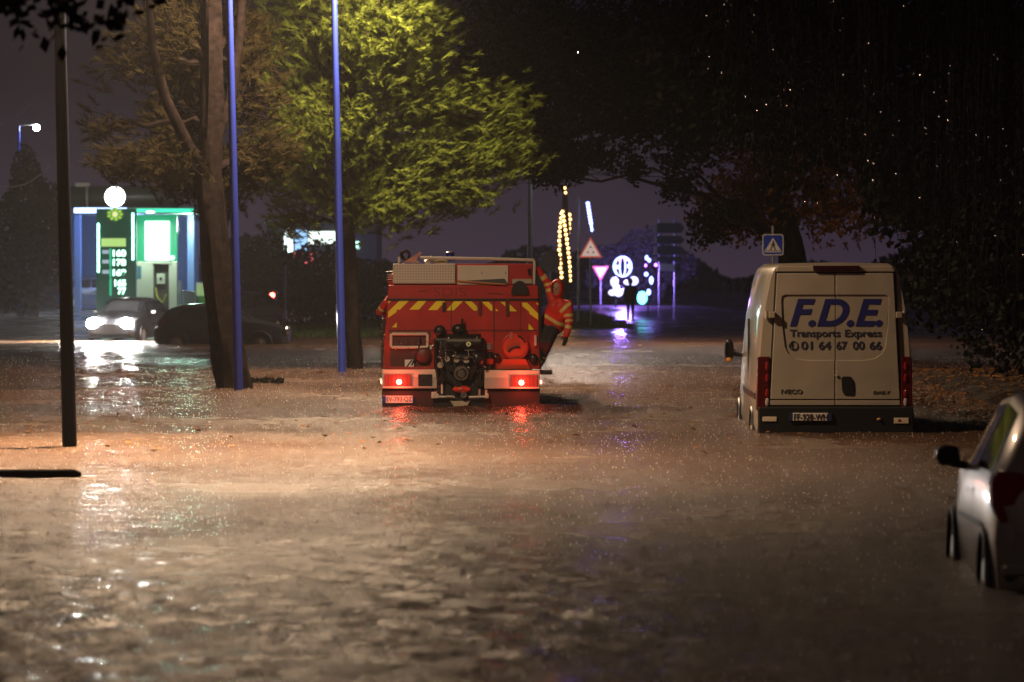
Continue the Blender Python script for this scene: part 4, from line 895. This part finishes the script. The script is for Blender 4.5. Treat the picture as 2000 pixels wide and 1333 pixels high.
zc = W(0, 478.5, 91).z-sg.location.z
wk = MB(); wk.ell((.005, -.023, zc+.075), (.02, .006, .024), 10, 6)
for pts, r_ in (([(0, .06), (.004, -.01)], .022), ([(.004, -.01), (.04, -.075), (.055, -.135)], .015), ([(.0, -.01), (-.035, -.07), (-.065, -.13)], .015), ([(0, .045), (-.04, .0), (-.05, -.03)], .011), ([(0, .045), (.04, .01), (.05, -.02)], .011)):
    wk.tube([(a, -.0225, zc+b_) for a, b_ in pts], r_, 6)
wk.build('walking_figure', BLACK, sg, True)
for k in range(6): MB().prism([(-.175+k*.064, zc-.16), (-.145+k*.064, zc-.16), (-.135+k*.058, zc-.125), (-.155+k*.058, zc-.125)], -.0225, -.0202).build('stripe', BLACK, sg)
def tri(s, up=1): return [(0, up*s*.62), (s*.54, -up*s*.32), (-s*.54, -up*s*.32)]
ws = sign_post('warning_sign', 'red-edged triangular warning sign with three dark dots', 1153.5, 490, 140, [('plate', tri(.80), -.012, 0, SHINER), ('white_field', tri(.62), -.016, -.0125, SHINEW)], top=.35)
zc = W(0, 490, 140).z-ws.location.z
for dx, dz in ((0, .13), (-.1, -.06), (.1, -.06)): MB().cyl((dx, -.02, zc+dz), (dx, -.0165, zc+dz), .035, .035, 12).build('dot', BLACK, ws)
sign_post('give_way_sign', 'small red-edged give way triangle pointing down', 1173, 530, 175, [('plate', tri(.72, -1), -.012, 0, SHINER), ('white_field', tri(.50, -1), -.016, -.0125, SHINEW)], top=.2)
oc = [(.41*math.cos(R(22.5+45*i)), .41*math.sin(R(22.5+45*i))) for i in range(8)]
sign_post('octagonal_sign', 'grey back of an octagonal sign beside the warm string lights', 1075, 512, 147, [('plate', oc, -.0, .012, SBACK)], top=.35)
# direction sign with stacked panels
c = W(1306, 475, 172); z0 = float(gz(c.x, 172)); ds = thing('direction_sign', 'stack of blue-green direction panels with a small white plate below', 'road sign', (c.x, 172, z0))
k = 172/F
def dz(py): return CAMZ-(py-HOR)*k-z0
for px in (1288, 1318): MB().cyl((((px-1306)*k), .08, -.2), ((px-1306)*k, .08, dz(428)), .05, .05, 10).build('post', GALV, ds, True)
GRN = mat('panel_blue_green', (.02, .055, .075), .45); 
for ya, yb in ((436, 456), (461, 477), (481, 498), (502, 511)):
    pts = [((1277-1306)*k, dz(yb)), ((1330-1306)*k, dz(yb)), ((1337-1306)*k, dz((ya+yb)/2)), ((1330-1306)*k, dz(ya)), ((1277-1306)*k, dz(ya))]
    p_ = MB().prism(pts, -.02, .02).build('direction_panel', GRN, ds, False, .01)
    MB().prism([((1276-1306)*k, dz(yb)), ((1283-1306)*k, dz(yb)), ((1283-1306)*k, dz(ya)), ((1276-1306)*k, dz(ya))], -.026, -.0205).build('panel_end', mat('pale_panel', (.5, .45, .5), .4), p_)
MB().prism([((1288-1306)*k, dz(530)), ((1317-1306)*k, dz(530)), ((1317-1306)*k, dz(516)), ((1288-1306)*k, dz(516))], -.02, .02).build('white_plate', WSIGN, ds, False, .02)
# bollards
bo = None
for i in range(4):
    Y = 300; c = W(1414+19*i, 562, Y); z0 = float(gz(c.x, Y))
    if bo is None:
        bo = thing('bollard', 'white bollard in the row at the far kerb beyond the direction panels', 'bollard', (c.x, Y, z0), 0, 'white bollards in a row')
        MB().cyl((0, 0, -.1), (0, 0, .75), .17, .15, 14).build('post', mat('bollard_white', (.8, .76, .74), .5), bo, True); MB().ell((0, 0, .78), (.16, .16, .10), 12, 6).build('cap', WSIGN, bo, True)
    else: o = copy_tree(bo); o.location = (c.x, Y, z0)
# red traffic light
c = W(556, 580, 131); z0 = float(gz(c.x, 131)); tf = thing('traffic_light', 'traffic light showing red on a dark post between the pines', 'traffic light', (c.x, 131, z0))
MB().cyl((0, 0, -.3), (0, 0, 2.3), .05, .05, 10).build('post', BLACK, tf, True); hz = W(532, 577, 131).z-z0
MB().box(-.55, -.27, -.12, .1, hz-.72, hz+.18).build('signal_box', BLACK, tf, False, .02); MB().tube([(-.28, 0, hz-.2), (0, 0, hz-.2)], .03, 6).build('bracket', BLACK, tf)
MB().ell((-.415, -.125, hz), (.085, .03, .085), 12, 8).build('red_lens', emis('signal_red', (1, .05, .03), 60), tf, True)
for dzz in (.25, .5): MB().ell((-.415, -.125, hz-dzz), (.08, .03, .08), 12, 8).build('dark_lens', BLACK, tf, True)
# far street lamp, upper left, with cables
Y = 175; hp = W(72, 250, Y); z0 = float(gz(hp.x, Y)); fl = thing('street_lamp', 'distant lamp glowing white above the dark conifer-like bush', 'street lamp', (hp.x-.8, Y, z0))
MB().tube([(0, 0, 0), (.0, 0, hp.z-z0+.1)], [.09, .06], 10).build('pole', POLEB, fl, True); MB().tube([(0, 0, hp.z-z0+.1), (.8, 0, hp.z-z0+.15)], .04, 8).build('arm', GALV, fl, True)
MB().ell((.8, 0, hp.z-z0), (.13, .12, .12), 12, 8).build('lens', emis('far_lamp', (.85, .92, 1), 260), fl, True)
def cable(label, pts, r_=.02, m=GREYP):
    a = Vector(pts[0]); o = MB().tube([Vector(p)-a for p in pts], r_, 5).build('overhead_cable', m, None, True); o.location = a; tag(o, label, 'cable')
cable('overhead cable sagging past the distant white lamp', [W(-60, 262, 150), W(-10, 249, 150), W(25, 234, 150), W(50, 213, 150), W(60, 203, 150)], .012)
cable('lower overhead cable sagging in front of the dark conifer-like bush', [W(-80, 350, 140), W(-20, 364, 140), W(25, 366, 140), W(52, 360, 140), W(82, 340, 140), W(100, 322, 140)], .018)
# ---------------------------------------------------------------- festive lights
WARM = emis('warm_bulb', (1, .55, .18), 7); BLUE = emis('blue_led', (.16, .14, 1), 30); ICE = emis('ice_led', (.22, .3, 1), 9); WHT = emis('cool_led', (.55, .55, 1), 3.0); VIO = emis('violet_led', (.4, .1, 1), 16); CYAN = emis('cyan_led', (.15, .7, .9), 5)
Y = 150; c = W(1103, 620, Y); z0 = float(gz(c.x, Y)); tw = thing('wrapped_tree_trunk', 'bare trunk wound with warm yellow string lights', 'lit trunk', (c.x, Y, z0)); k = Y/F
def zz(py): return CAMZ-(py-HOR)*k-z0
MB().tube([(0, 0, -.2), (.03, 0, zz(450)), (0, 0, zz(362))], [.2, .17, .08], 12).build('trunk', BARKD, tw, True)
n = 0
for i in range(46):
    t_ = i/45; py = 548-t_*134; a = i*2.05; rr_ = .205+.02*math.sin(i)
    MB().ell((rr_*math.cos(a), rr_*math.sin(a), zz(py)), .06, 8, 6).build('bulb', WARM, tw, True)
wire = MB().tube([(.2*math.cos(i*.41), .2*math.sin(i*.41), zz(548-134*i/225)) for i in range(226)], .007, 4).build('light_string', BLACK, tw)
for dx, py in ((0, 368), (.03, 377)): MB().ell((dx, -.1, zz(py)), .05, 8, 6).build('bulb', WARM, tw, True)
Y = 152; c = W(1130, 624, Y); z0 = float(gz(c.x, Y)); ip = thing('lamp_post', 'slim pale post carrying a hanging blue icicle light', 'lamp post', (c.x, Y, z0)); k = Y/F
MB().tube([(0, 0, -.2), (0, 0, zz(385))], [.055, .04], 10).build('pole', GALV, ip, True); MB().tube([(0, 0, zz(388)), (.42, 0, zz(388))], .02, 6).build('arm', GALV, ip)
for i in range(9):
    py = 398+i*6.4; MB().ell(((1148+i*1.0-1130)*k, 0, zz(py)), (.075 if i < 7 else .05, .06, .075), 8, 6).build('icicle_bulb', ICE, ip, True)
# light sculpture on the roundabout
Y = 172; c = W(1216, 590, Y); z0 = float(gz(c.x, Y)); ls = thing('light_sculpture', 'glowing white and blue rounded figure of festive lights on the roundabout', 'light decoration', (c.x, Y, z0)); k = Y/F
def lx(px): return (px-1216)*k
for s_ in (-1, 1): MB().cyl((s_*.3, .1, -.1), (s_*.3, .1, zz(585)), .04, .04, 8).build('support', GALV, ls)
for j in range(5):
    rr_ = 18*k; a = R(180*j/5); hb = []
    for i in range(25):
        q = 2*math.pi*i/24; hb.append((lx(1216)+rr_*math.cos(q)*math.cos(a), rr_*math.cos(q)*math.sin(a), zz(521)+rr_*math.sin(q)*1.1))
    MB().tube(hb, .022, 5, False).build('globe_hoop', WHT if j % 2 else ICE, ls, True)
for px, py, r_, m in ((1210, 508, 3, VIO), (1222, 507, 3, emis('pink_led', (1, .15, .4), 14)), (1205, 522, 4, ICE), (1228, 520, 4, ICE)): MB().ell((lx(px), -.42, zz(py)), r_*k, 8, 6).build('bulb_cluster', m, ls, True)
for px, py, rx, rz in ((1200, 551, 8, 10), (1238, 549, 9, 9), (1226, 552, 8, 5), (1196, 572, 8, 6), (1208, 572, 9, 8), (1219, 569, 6, 5), (1204, 562, 7, 6)):
    MB().ell((lx(px), 0, zz(py)), (rx*k, .12, rz*k), 12, 8).build('light_panel', WHT, ls, True)
light('sculpture_glow', 'POINT', (0, .9, zz(545)), 2600, (.28, .16, 1), ls, .4)
bush('added hedge that catches violet light behind the light sculpture', (5.9, 180), 2.6, 1.1, 3.4, 5000, leaf('added_hedge_leaves', (.10, .11, .09)), size=1.3)  # hedge added to catch violet light, standing in for the misty glow
Y = 168; c = W(1266, 600, Y); z0 = float(gz(c.x, Y)); gl = thing('light_garland', 'upright string of blue lights with a pale blue ball at its foot', 'light decoration', (c.x, Y, z0)); k = Y/F
MB().cyl((0, .05, -.1), (0, .05, zz(500)), .03, .03, 8).build('support', BLACK, gl)
for px, py, rx, rz, m in ((1263, 504, 3, 5, ICE), (1268, 509, 3, 4, ICE), (1262, 536, 4, 4, ICE), (1272, 548, 4, 8, ICE), (1267, 571, 4, 6, ICE), (1281, 518, 3, 3, VIO), (1261, 519, 2, 3, VIO)):
    MB().ell(((px-1266)*k, 0, zz(py)), (rx*k, .08, rz*k), 10, 7).build('bulb_cluster', m, gl, True)
MB().ell(((1254-1266)*k, -.1, zz(582)), (10*k, 9*k, 13*k), 14, 9).build('ball', CYAN, gl, True)
# distant pedestrian
Y = 160; c = W(1231, 628, Y); z0 = float(gz(c.x, Y))
DCO = mat('dark_coat', (.015, .014, .02), .7); J = dict(sl=(.18, 0, 1.42), sr=(-.18, 0, 1.42), neck=(0, 0, 1.52), head=(.0, -.02, 1.66), el=(.24, .02, 1.14), wl=(.22, -.08, .88), er=(-.24, .02, 1.14), wr=(-.22, -.06, .88),
     hl=(.09, 0, .92), hr=(-.09, 0, .92), kl=(.10, -.12, .50), kr=(-.09, .06, .49), al=(.10, -.06, .08), ar=(-.09, .22, .12), fl=(.10, -.2, .04), fr=(-.09, .10, .05))
person('person', 'pedestrian in dark clothes walking before the glowing light sculpture', dirfix(J), [DCO, DCO, DCO, SKIN, DCO, BOOT], (c.x, Y, z0), {}, DCO)
# ---------------------------------------------------------------- petrol station
GS = float(gz(-16, 162)); GREEN = emis('green_led', (.02, 1, .42), 9); MINT = emis('mint_led', (.25, 1, .7), 14)
k = 163/F; c = W(262, 412, 163); cn = thing('petrol_canopy', 'petrol station canopy with a glowing blue and green edge', 'canopy', (c.x, 163, GS))
def X_(px, Y): return (px-1000)/F*Y
zt = c.z-GS
MB().box(X_(142, 163)-c.x, X_(380, 163)-c.x, .0, 7, zt-.12, zt+.14).build('roof_slab', mat('canopy_grey', (.10, .11, .12), .5), cn, False, .02)
MB().box(X_(145, 163)-c.x, X_(248, 163)-c.x, -.03, -.002, zt-.10, zt+.12).build('edge_light', emis('canopy_blue', (.35, .5, 1), 5), cn)
MB().box(X_(249, 163)-c.x, X_(378, 163)-c.x, -.03, -.002, zt-.07, zt+.09).build('edge_light', emis('canopy_green', (.03, .6, .35), 2.2), cn)
for px in (150, 372): MB().box(X_(px, 166)-c.x-.15, X_(px, 166)-c.x+.15, 3.2, 3.5, -.1, zt-.12).build('column', mat('column_blue', (.1, .14, .3), .4), cn, False, .02)
MB().cyl((X_(130, 163)-c.x, 1.5, zt+.62), (X_(345, 163)-c.x, 1.5, zt+.62), .48, .48, 20).build('roof_tube', mat('dark_green_cladding', (.02, .035, .025), .4), cn, True)
MB().torus((0, 0, 0), .01, .005, 8, 4).v.clear()
MB().tube([(X_(165, 163)-c.x, 1.5+.5*math.cos(a), zt+.62+.5*math.sin(a)) for a in [R(90+15*i) for i in range(13)]], .04, 6).build('tube_strap', CREAM, cn, True)
MB().box(X_(142, 163)-c.x, X_(170, 163)-c.x, 1.0, 1.2, zt+1.05, zt+1.2).build('roof_cap', CREAM, cn)
light('canopy_lamp', 'POINT', (-.5, 2.5, zt-.5), 1100, (.35, .5, 1), cn, .3); light('canopy_lamp', 'POINT', (2.2, 1.0, zt-.6), 900, (.6, 1, .75), cn, .3)
# ribbed blue wall behind
wl_ = thing('ribbed_wall', 'blue ribbed metal wall behind the petrol pumps', 'wall', (X_(262, 176), 176, GS)); BW = mat('blue_ribbed_metal', (.06, .14, .34), .45)
MB().box(X_(120, 176)-X_(262, 176), X_(388, 176)-X_(262, 176), .06, .2, -.1, 4.3).build('sheet', BW, wl_)
for i in range(48): MB().box(-3.2+i*.13, -3.15+i*.13, .0, .058, -.1, 4.3).build('rib', BW, wl_)
# round lit sign and price totem
Y = 157.5; k = Y/F; c = W(228, 600, Y); tm = thing('price_sign', 'tall petrol price sign with green light strips and white figures', 'price sign', (c.x, Y, GS)); z0 = GS
def tx(px): return (px-228)*k
MB().box(tx(188), tx(266), .0, .3, -.1, zz(408)).build('panel', mat('dark_green_panel_glow', (.012, .03, .022), .35, emit=(0, .3, .16), es=.14), tm, False, .02)  # faint emission painted in as the green glow around the figures
for px, ya, yb in ((192.5, 437, 532), (260, 417, 508)): MB().box(tx(px-1.6), tx(px+1.6), -.06, -.01, zz(yb), zz(ya)).build('light_strip', MINT, tm)
MB().box(tx(198), tx(246), -.03, -.002, zz(482), zz(466)).build('name_panel', emis('lime_panel', (.55, .9, .25), .9), tm)
for i, (py, s) in enumerate(((495, '160'), (513, '178'), (533, '169'), (553, '165'), (569, '77'))):
    text(s, tx(221 if i < 3 else 224 if i == 3 else 230), tx(246), zz(py+6.5), zz(py-6.5), -.004, emis('price_digits', (.45, 1, .7), 5), tm, 'price_figures', 0, .03, .02)
    MB().box(tx(214), tx(218), -.01, -.002, zz(py+9), zz(py-9)).build('row_edge', emis('row_green', (.01, .5, .25), 1.2), tm)
for i, py in enumerate((492, 511, 531)): MB().box(tx(200), tx(213), -.012, -.002, zz(py+4), zz(py-3)).build('fuel_name', emis('fuel_name_glow', (.5, .6, .75), .8), tm)
lg = MB()
cx, cz_ = tx(225), zz(419)
for i in range(18):
    a = 2*math.pi*i/18; r0_, r1_ = (.12, .36)
    p = [(cx+r0_*math.cos(a), cz_+r0_*.7*math.sin(a)), (cx+.27*math.cos(a-.15), cz_+.27*.8*math.sin(a-.15)), (cx+r1_*math.cos(a), cz_+r1_*.8*math.sin(a)), (cx+.27*math.cos(a+.15), cz_+.27*.8*math.sin(a+.15))]
    MB().prism(p, -.02, -.003).build('logo_petal', emis('logo_green', (.05, .75, .15), .8) if i % 2 else emis('logo_yellow', (.8, .9, .05), 1.0), tm)
MB().cyl((cx, -.022, cz_), (cx, -.0005, cz_), .12, .12, 14).build('logo_centre', emis('logo_pale', (.9, 1, .4), 1), tm)
rs = thing('round_sign', 'brilliant white round lit sign above the price sign', 'lit sign', (W(225, 385, 160.5).x, 160.5, GS)); zc = W(225, 385, 160.5).z-GS
MB().cyl((0, .2, 0), (0, .2, zc), .07, .07, 10).build('post', GALV, rs, True)
MB().cyl((0, -.08, zc), (0, .12, zc), .41, .41, 28).build('drum', emis('round_white', (1, 1, .95), 16), rs, True); MB().torus((0, .02, zc), .42, .03, 28, 6).build('rim', GALV, rs, True)
# lit board
bd = thing('advert_board', 'white backlit advertising board in a green frame', 'lit board', (X_(307, 161), 161, GS)); k = 161/F; z0 = GS
def bx_(px): return (px-307)*k
MB().box(bx_(262), bx_(346), .0, .25, zz(512), zz(420)).build('green_frame', mat('board_green_glow', (.01, .18, .09), .4, emit=(0, .5, .22), es=.7), bd, False, .02)  # frame emission imitates the bloom around the lit panel
MB().box(bx_(284), bx_(331), -.06, -.002, zz(508), zz(433)).build('lit_panel', emis('board_white', (.7, 1, .85), 6), bd)
for px in (275, 338): MB().box(bx_(px)-.06, bx_(px)+.06, .08, .2, -.1, zz(512)).build('leg', GALV, bd)
MB().ell((bx_(337), -.1, zz(504)), .09, 10, 7).build('side_bulb', emis('side_bulb', (.6, 1, .7), 5), bd, True)
MB().tube([(0, 0, zz(420)), (0, -1.6, zz(412)), (0, -3.0, zz(416))], .03, 6).build('added_lamp_arm', GALV, bd); MB().ell((0, -3.05, zz(417)), (.18, .1, .05), 10, 6).build('added_lamp', emis('added_lamp_white', (.8, 1, .85), 6), bd, True)  # lamp and arm added to brighten the pump front
light('added_light', 'SPOT', (0, -3.05, zz(419)), 1500, (.75, 1, .8), bd, .1, 130, .5, (0, .45, -1))  # light of the added lamp
# pump
Y = 159; k = Y/F; pm = thing('petrol_pump', 'white petrol pump with a dark recess and yellow hose', 'petrol pump', (X_(305, Y), Y, GS)); PW = mat('pump_white', (.66, .68, .58), .4)
def ux(px): return (px-305)*k
MB().box(ux(265), ux(300), .0, .5, -.05, zz(511)).build('side_panel', PW, pm, False, .02); MB().box(ux(330), ux(346), .0, .5, -.05, zz(511)).build('side_panel', PW, pm, False, .02)
MB().box(ux(300), ux(330), .15, .5, -.05, zz(516)).build('recess', mat('pump_dark', (.05, .055, .045), .5), pm); MB().box(ux(296), ux(334), -.03, .45, zz(516), zz(510)).build('header', PW, pm, False, .01)
MB().box(ux(306), ux(322), .05, .16, zz(555), zz(535)).build('display', PW, pm, False, .01); MB().cyl((ux(314), .03, zz(545)), (ux(314), .06, zz(545)), .06, .06, 12).build('dial', BLACK, pm)
MB().tube([(ux(304), .02, zz(562)), (ux(307), -.02, zz(580)), (ux(318), -.04, zz(592)), (ux(325), -.02, zz(575))], .045, 8).build('hose', mat('hose_yellow', (.5, .45, .08), .5), pm, True)
MB().box(ux(268), ux(276), -.012, -.001, zz(545), zz(520)).build('sticker', mat('sticker_blue', (.05, .2, .3), .4), pm)
Y = 160; k = Y/F
for nm, lab, pa, pb, py, m in (('service_post', 'narrow white service post beside the petrol pump', 343, 353, 549, PW), ('white_bin', 'squat white bin beside the service post', 357, 381, 569, mat('bin_white', (.75, .78, .72), .4)), ('green_bin', 'pale bin with a green lower half half hidden by the pine trunk', 384, 406, 553, mat('bin_lime', (.6, .7, .35), .4))):
    o = thing(nm, lab, 'bin' if 'bin' in nm else 'post', (X_((pa+pb)/2, Y), Y, GS)); hw = (pb-pa)/2*k; z0 = GS
    MB().box(-hw, hw, 0, .4, 0, zz(py)-.06).build('body', m, o, False, .03); MB().box(-hw*1.04, hw*1.04, -.02, .42, zz(py)-.058, zz(py)).build('lid', m if nm != 'green_bin' else PW, o, False, .02)
    if nm == 'green_bin': MB().box(-hw*1.02, hw*1.02, -.015, -.002, .0, zz(py)*.55).build('lower_band', mat('bin_green', (.05, .2, .05), .5), o)
# lit shop behind the branches
Y = 185; k = Y/F; z0 = float(gz(W(625, 0, Y).x, Y)); sh = thing('shop_building', 'shop with lit white, blue and red signs seen through pine branches', 'building', (W(630, 0, Y).x, Y, z0))
def hx(px): return (px-630)*k
MB().box(hx(520), hx(735), .1, 8, -.2, zz(440)).build('wall', mat('shop_wall', (.06, .06, .07), .7, var=.2), sh)
for a, b_, ya, yb, m in ((555, 572, 444, 495, emis('shop_white', (.8, 1, .95), 2.6)), (576, 600, 450, 490, emis('shop_blue', (.3, .55, .9), 1.6)), (602, 655, 452, 478, emis('shop_pale', (.75, .9, .8), 2.0)), (572, 618, 494, 520, emis('shop_red', (.9, .12, .15), 1.3)), (690, 702, 472, 487, emis('shop_mint', (.5, .95, .8), 2.2))):
    MB().box(hx(a), hx(b_), .0, .09, zz(yb), zz(ya)).build('lit_sign', m, sh, False, .01)
MB().box(hx(515), hx(740), -.1, 8.1, zz(440), zz(432)).build('roof', DARKM, sh)
# ---------------------------------------------------------------- rain mist
hz_ = MB().box(-420, 420, -60, 950, -2.2, 28).build('haze', None); hz_.data.materials.clear(); tag(hz_, kind='stuff')
vm = bpy.data.materials.new('rain_mist'); vm.use_nodes = True; t = vm.node_tree; t.nodes.clear(); vo = t.nodes.new('ShaderNodeVolumePrincipled'); mo = t.nodes.new('ShaderNodeOutputMaterial')
vo.inputs['Density'].default_value = .00030; vo.inputs['Color'].default_value = (.85, .85, .9, 1); vo.inputs['Anisotropy'].default_value = .35; t.links.new(vo.outputs[0], mo.inputs['Volume']); hz_.data.materials.append(vm)
hz_['label'] = 'thin rain mist filling the night air'; hz_['category'] = 'mist'

# ---------------------------------------------------------------- drifting debris
c = W(508, 749, 72); db = thing('floating_branch', 'small leafy branch adrift beside the thick pine trunk', 'branch', (c.x, 72, 0)); V = []; Fc = []
MB().tube([(-.4, 0, .01), (0, .1, .03), (.4, .0, .02)], [.02, .015, .006], 6).build('twig', BARKD, db, True)
for q in range(160):
    p = Vector((rng.uniform(-.45, .45), rng.uniform(-.3, .3), rng.uniform(.0, .10))); u = rv()*.06; w_ = u.orthogonal().normalized()*.03; i = len(V)
    V += [tuple(p-u), tuple(p+w_), tuple(p+u), tuple(p-w_)]; Fc.append((i, i+1, i+2, i+3))
m = MB(); m.v = V; m.f = Fc; m.build('leaves', LEAFB, db)['kind'] = 'stuff'

V = []; Fc = []                # fallen leaves on the bank and a few adrift
for q in range(5200):
    y = rng.uniform(44, 84); x = rng.uniform(6.4, 12) if q < 4700 else rng.uniform(-.13, .13)*y
    z = max(0.012, float(gz(x, y))+.012); s_ = rng.uniform(.025, .05); a = rng.uniform(0, 6.28); i = len(V)
    for da in (0, 1.57, 3.14, 4.71): V.append((x+s_*math.cos(a+da), y+s_*math.sin(a+da), z+rng.uniform(0, .035)))
    Fc.append((i, i+1, i+2, i+3))
m = MB(); m.v = V; m.f = Fc; tag(m.build('fallen_leaves', leaf('litter_leaves', (.16, .075, .025), .5)), 'brown fallen leaves strewn over the right bank', 'leaves', kind='stuff')
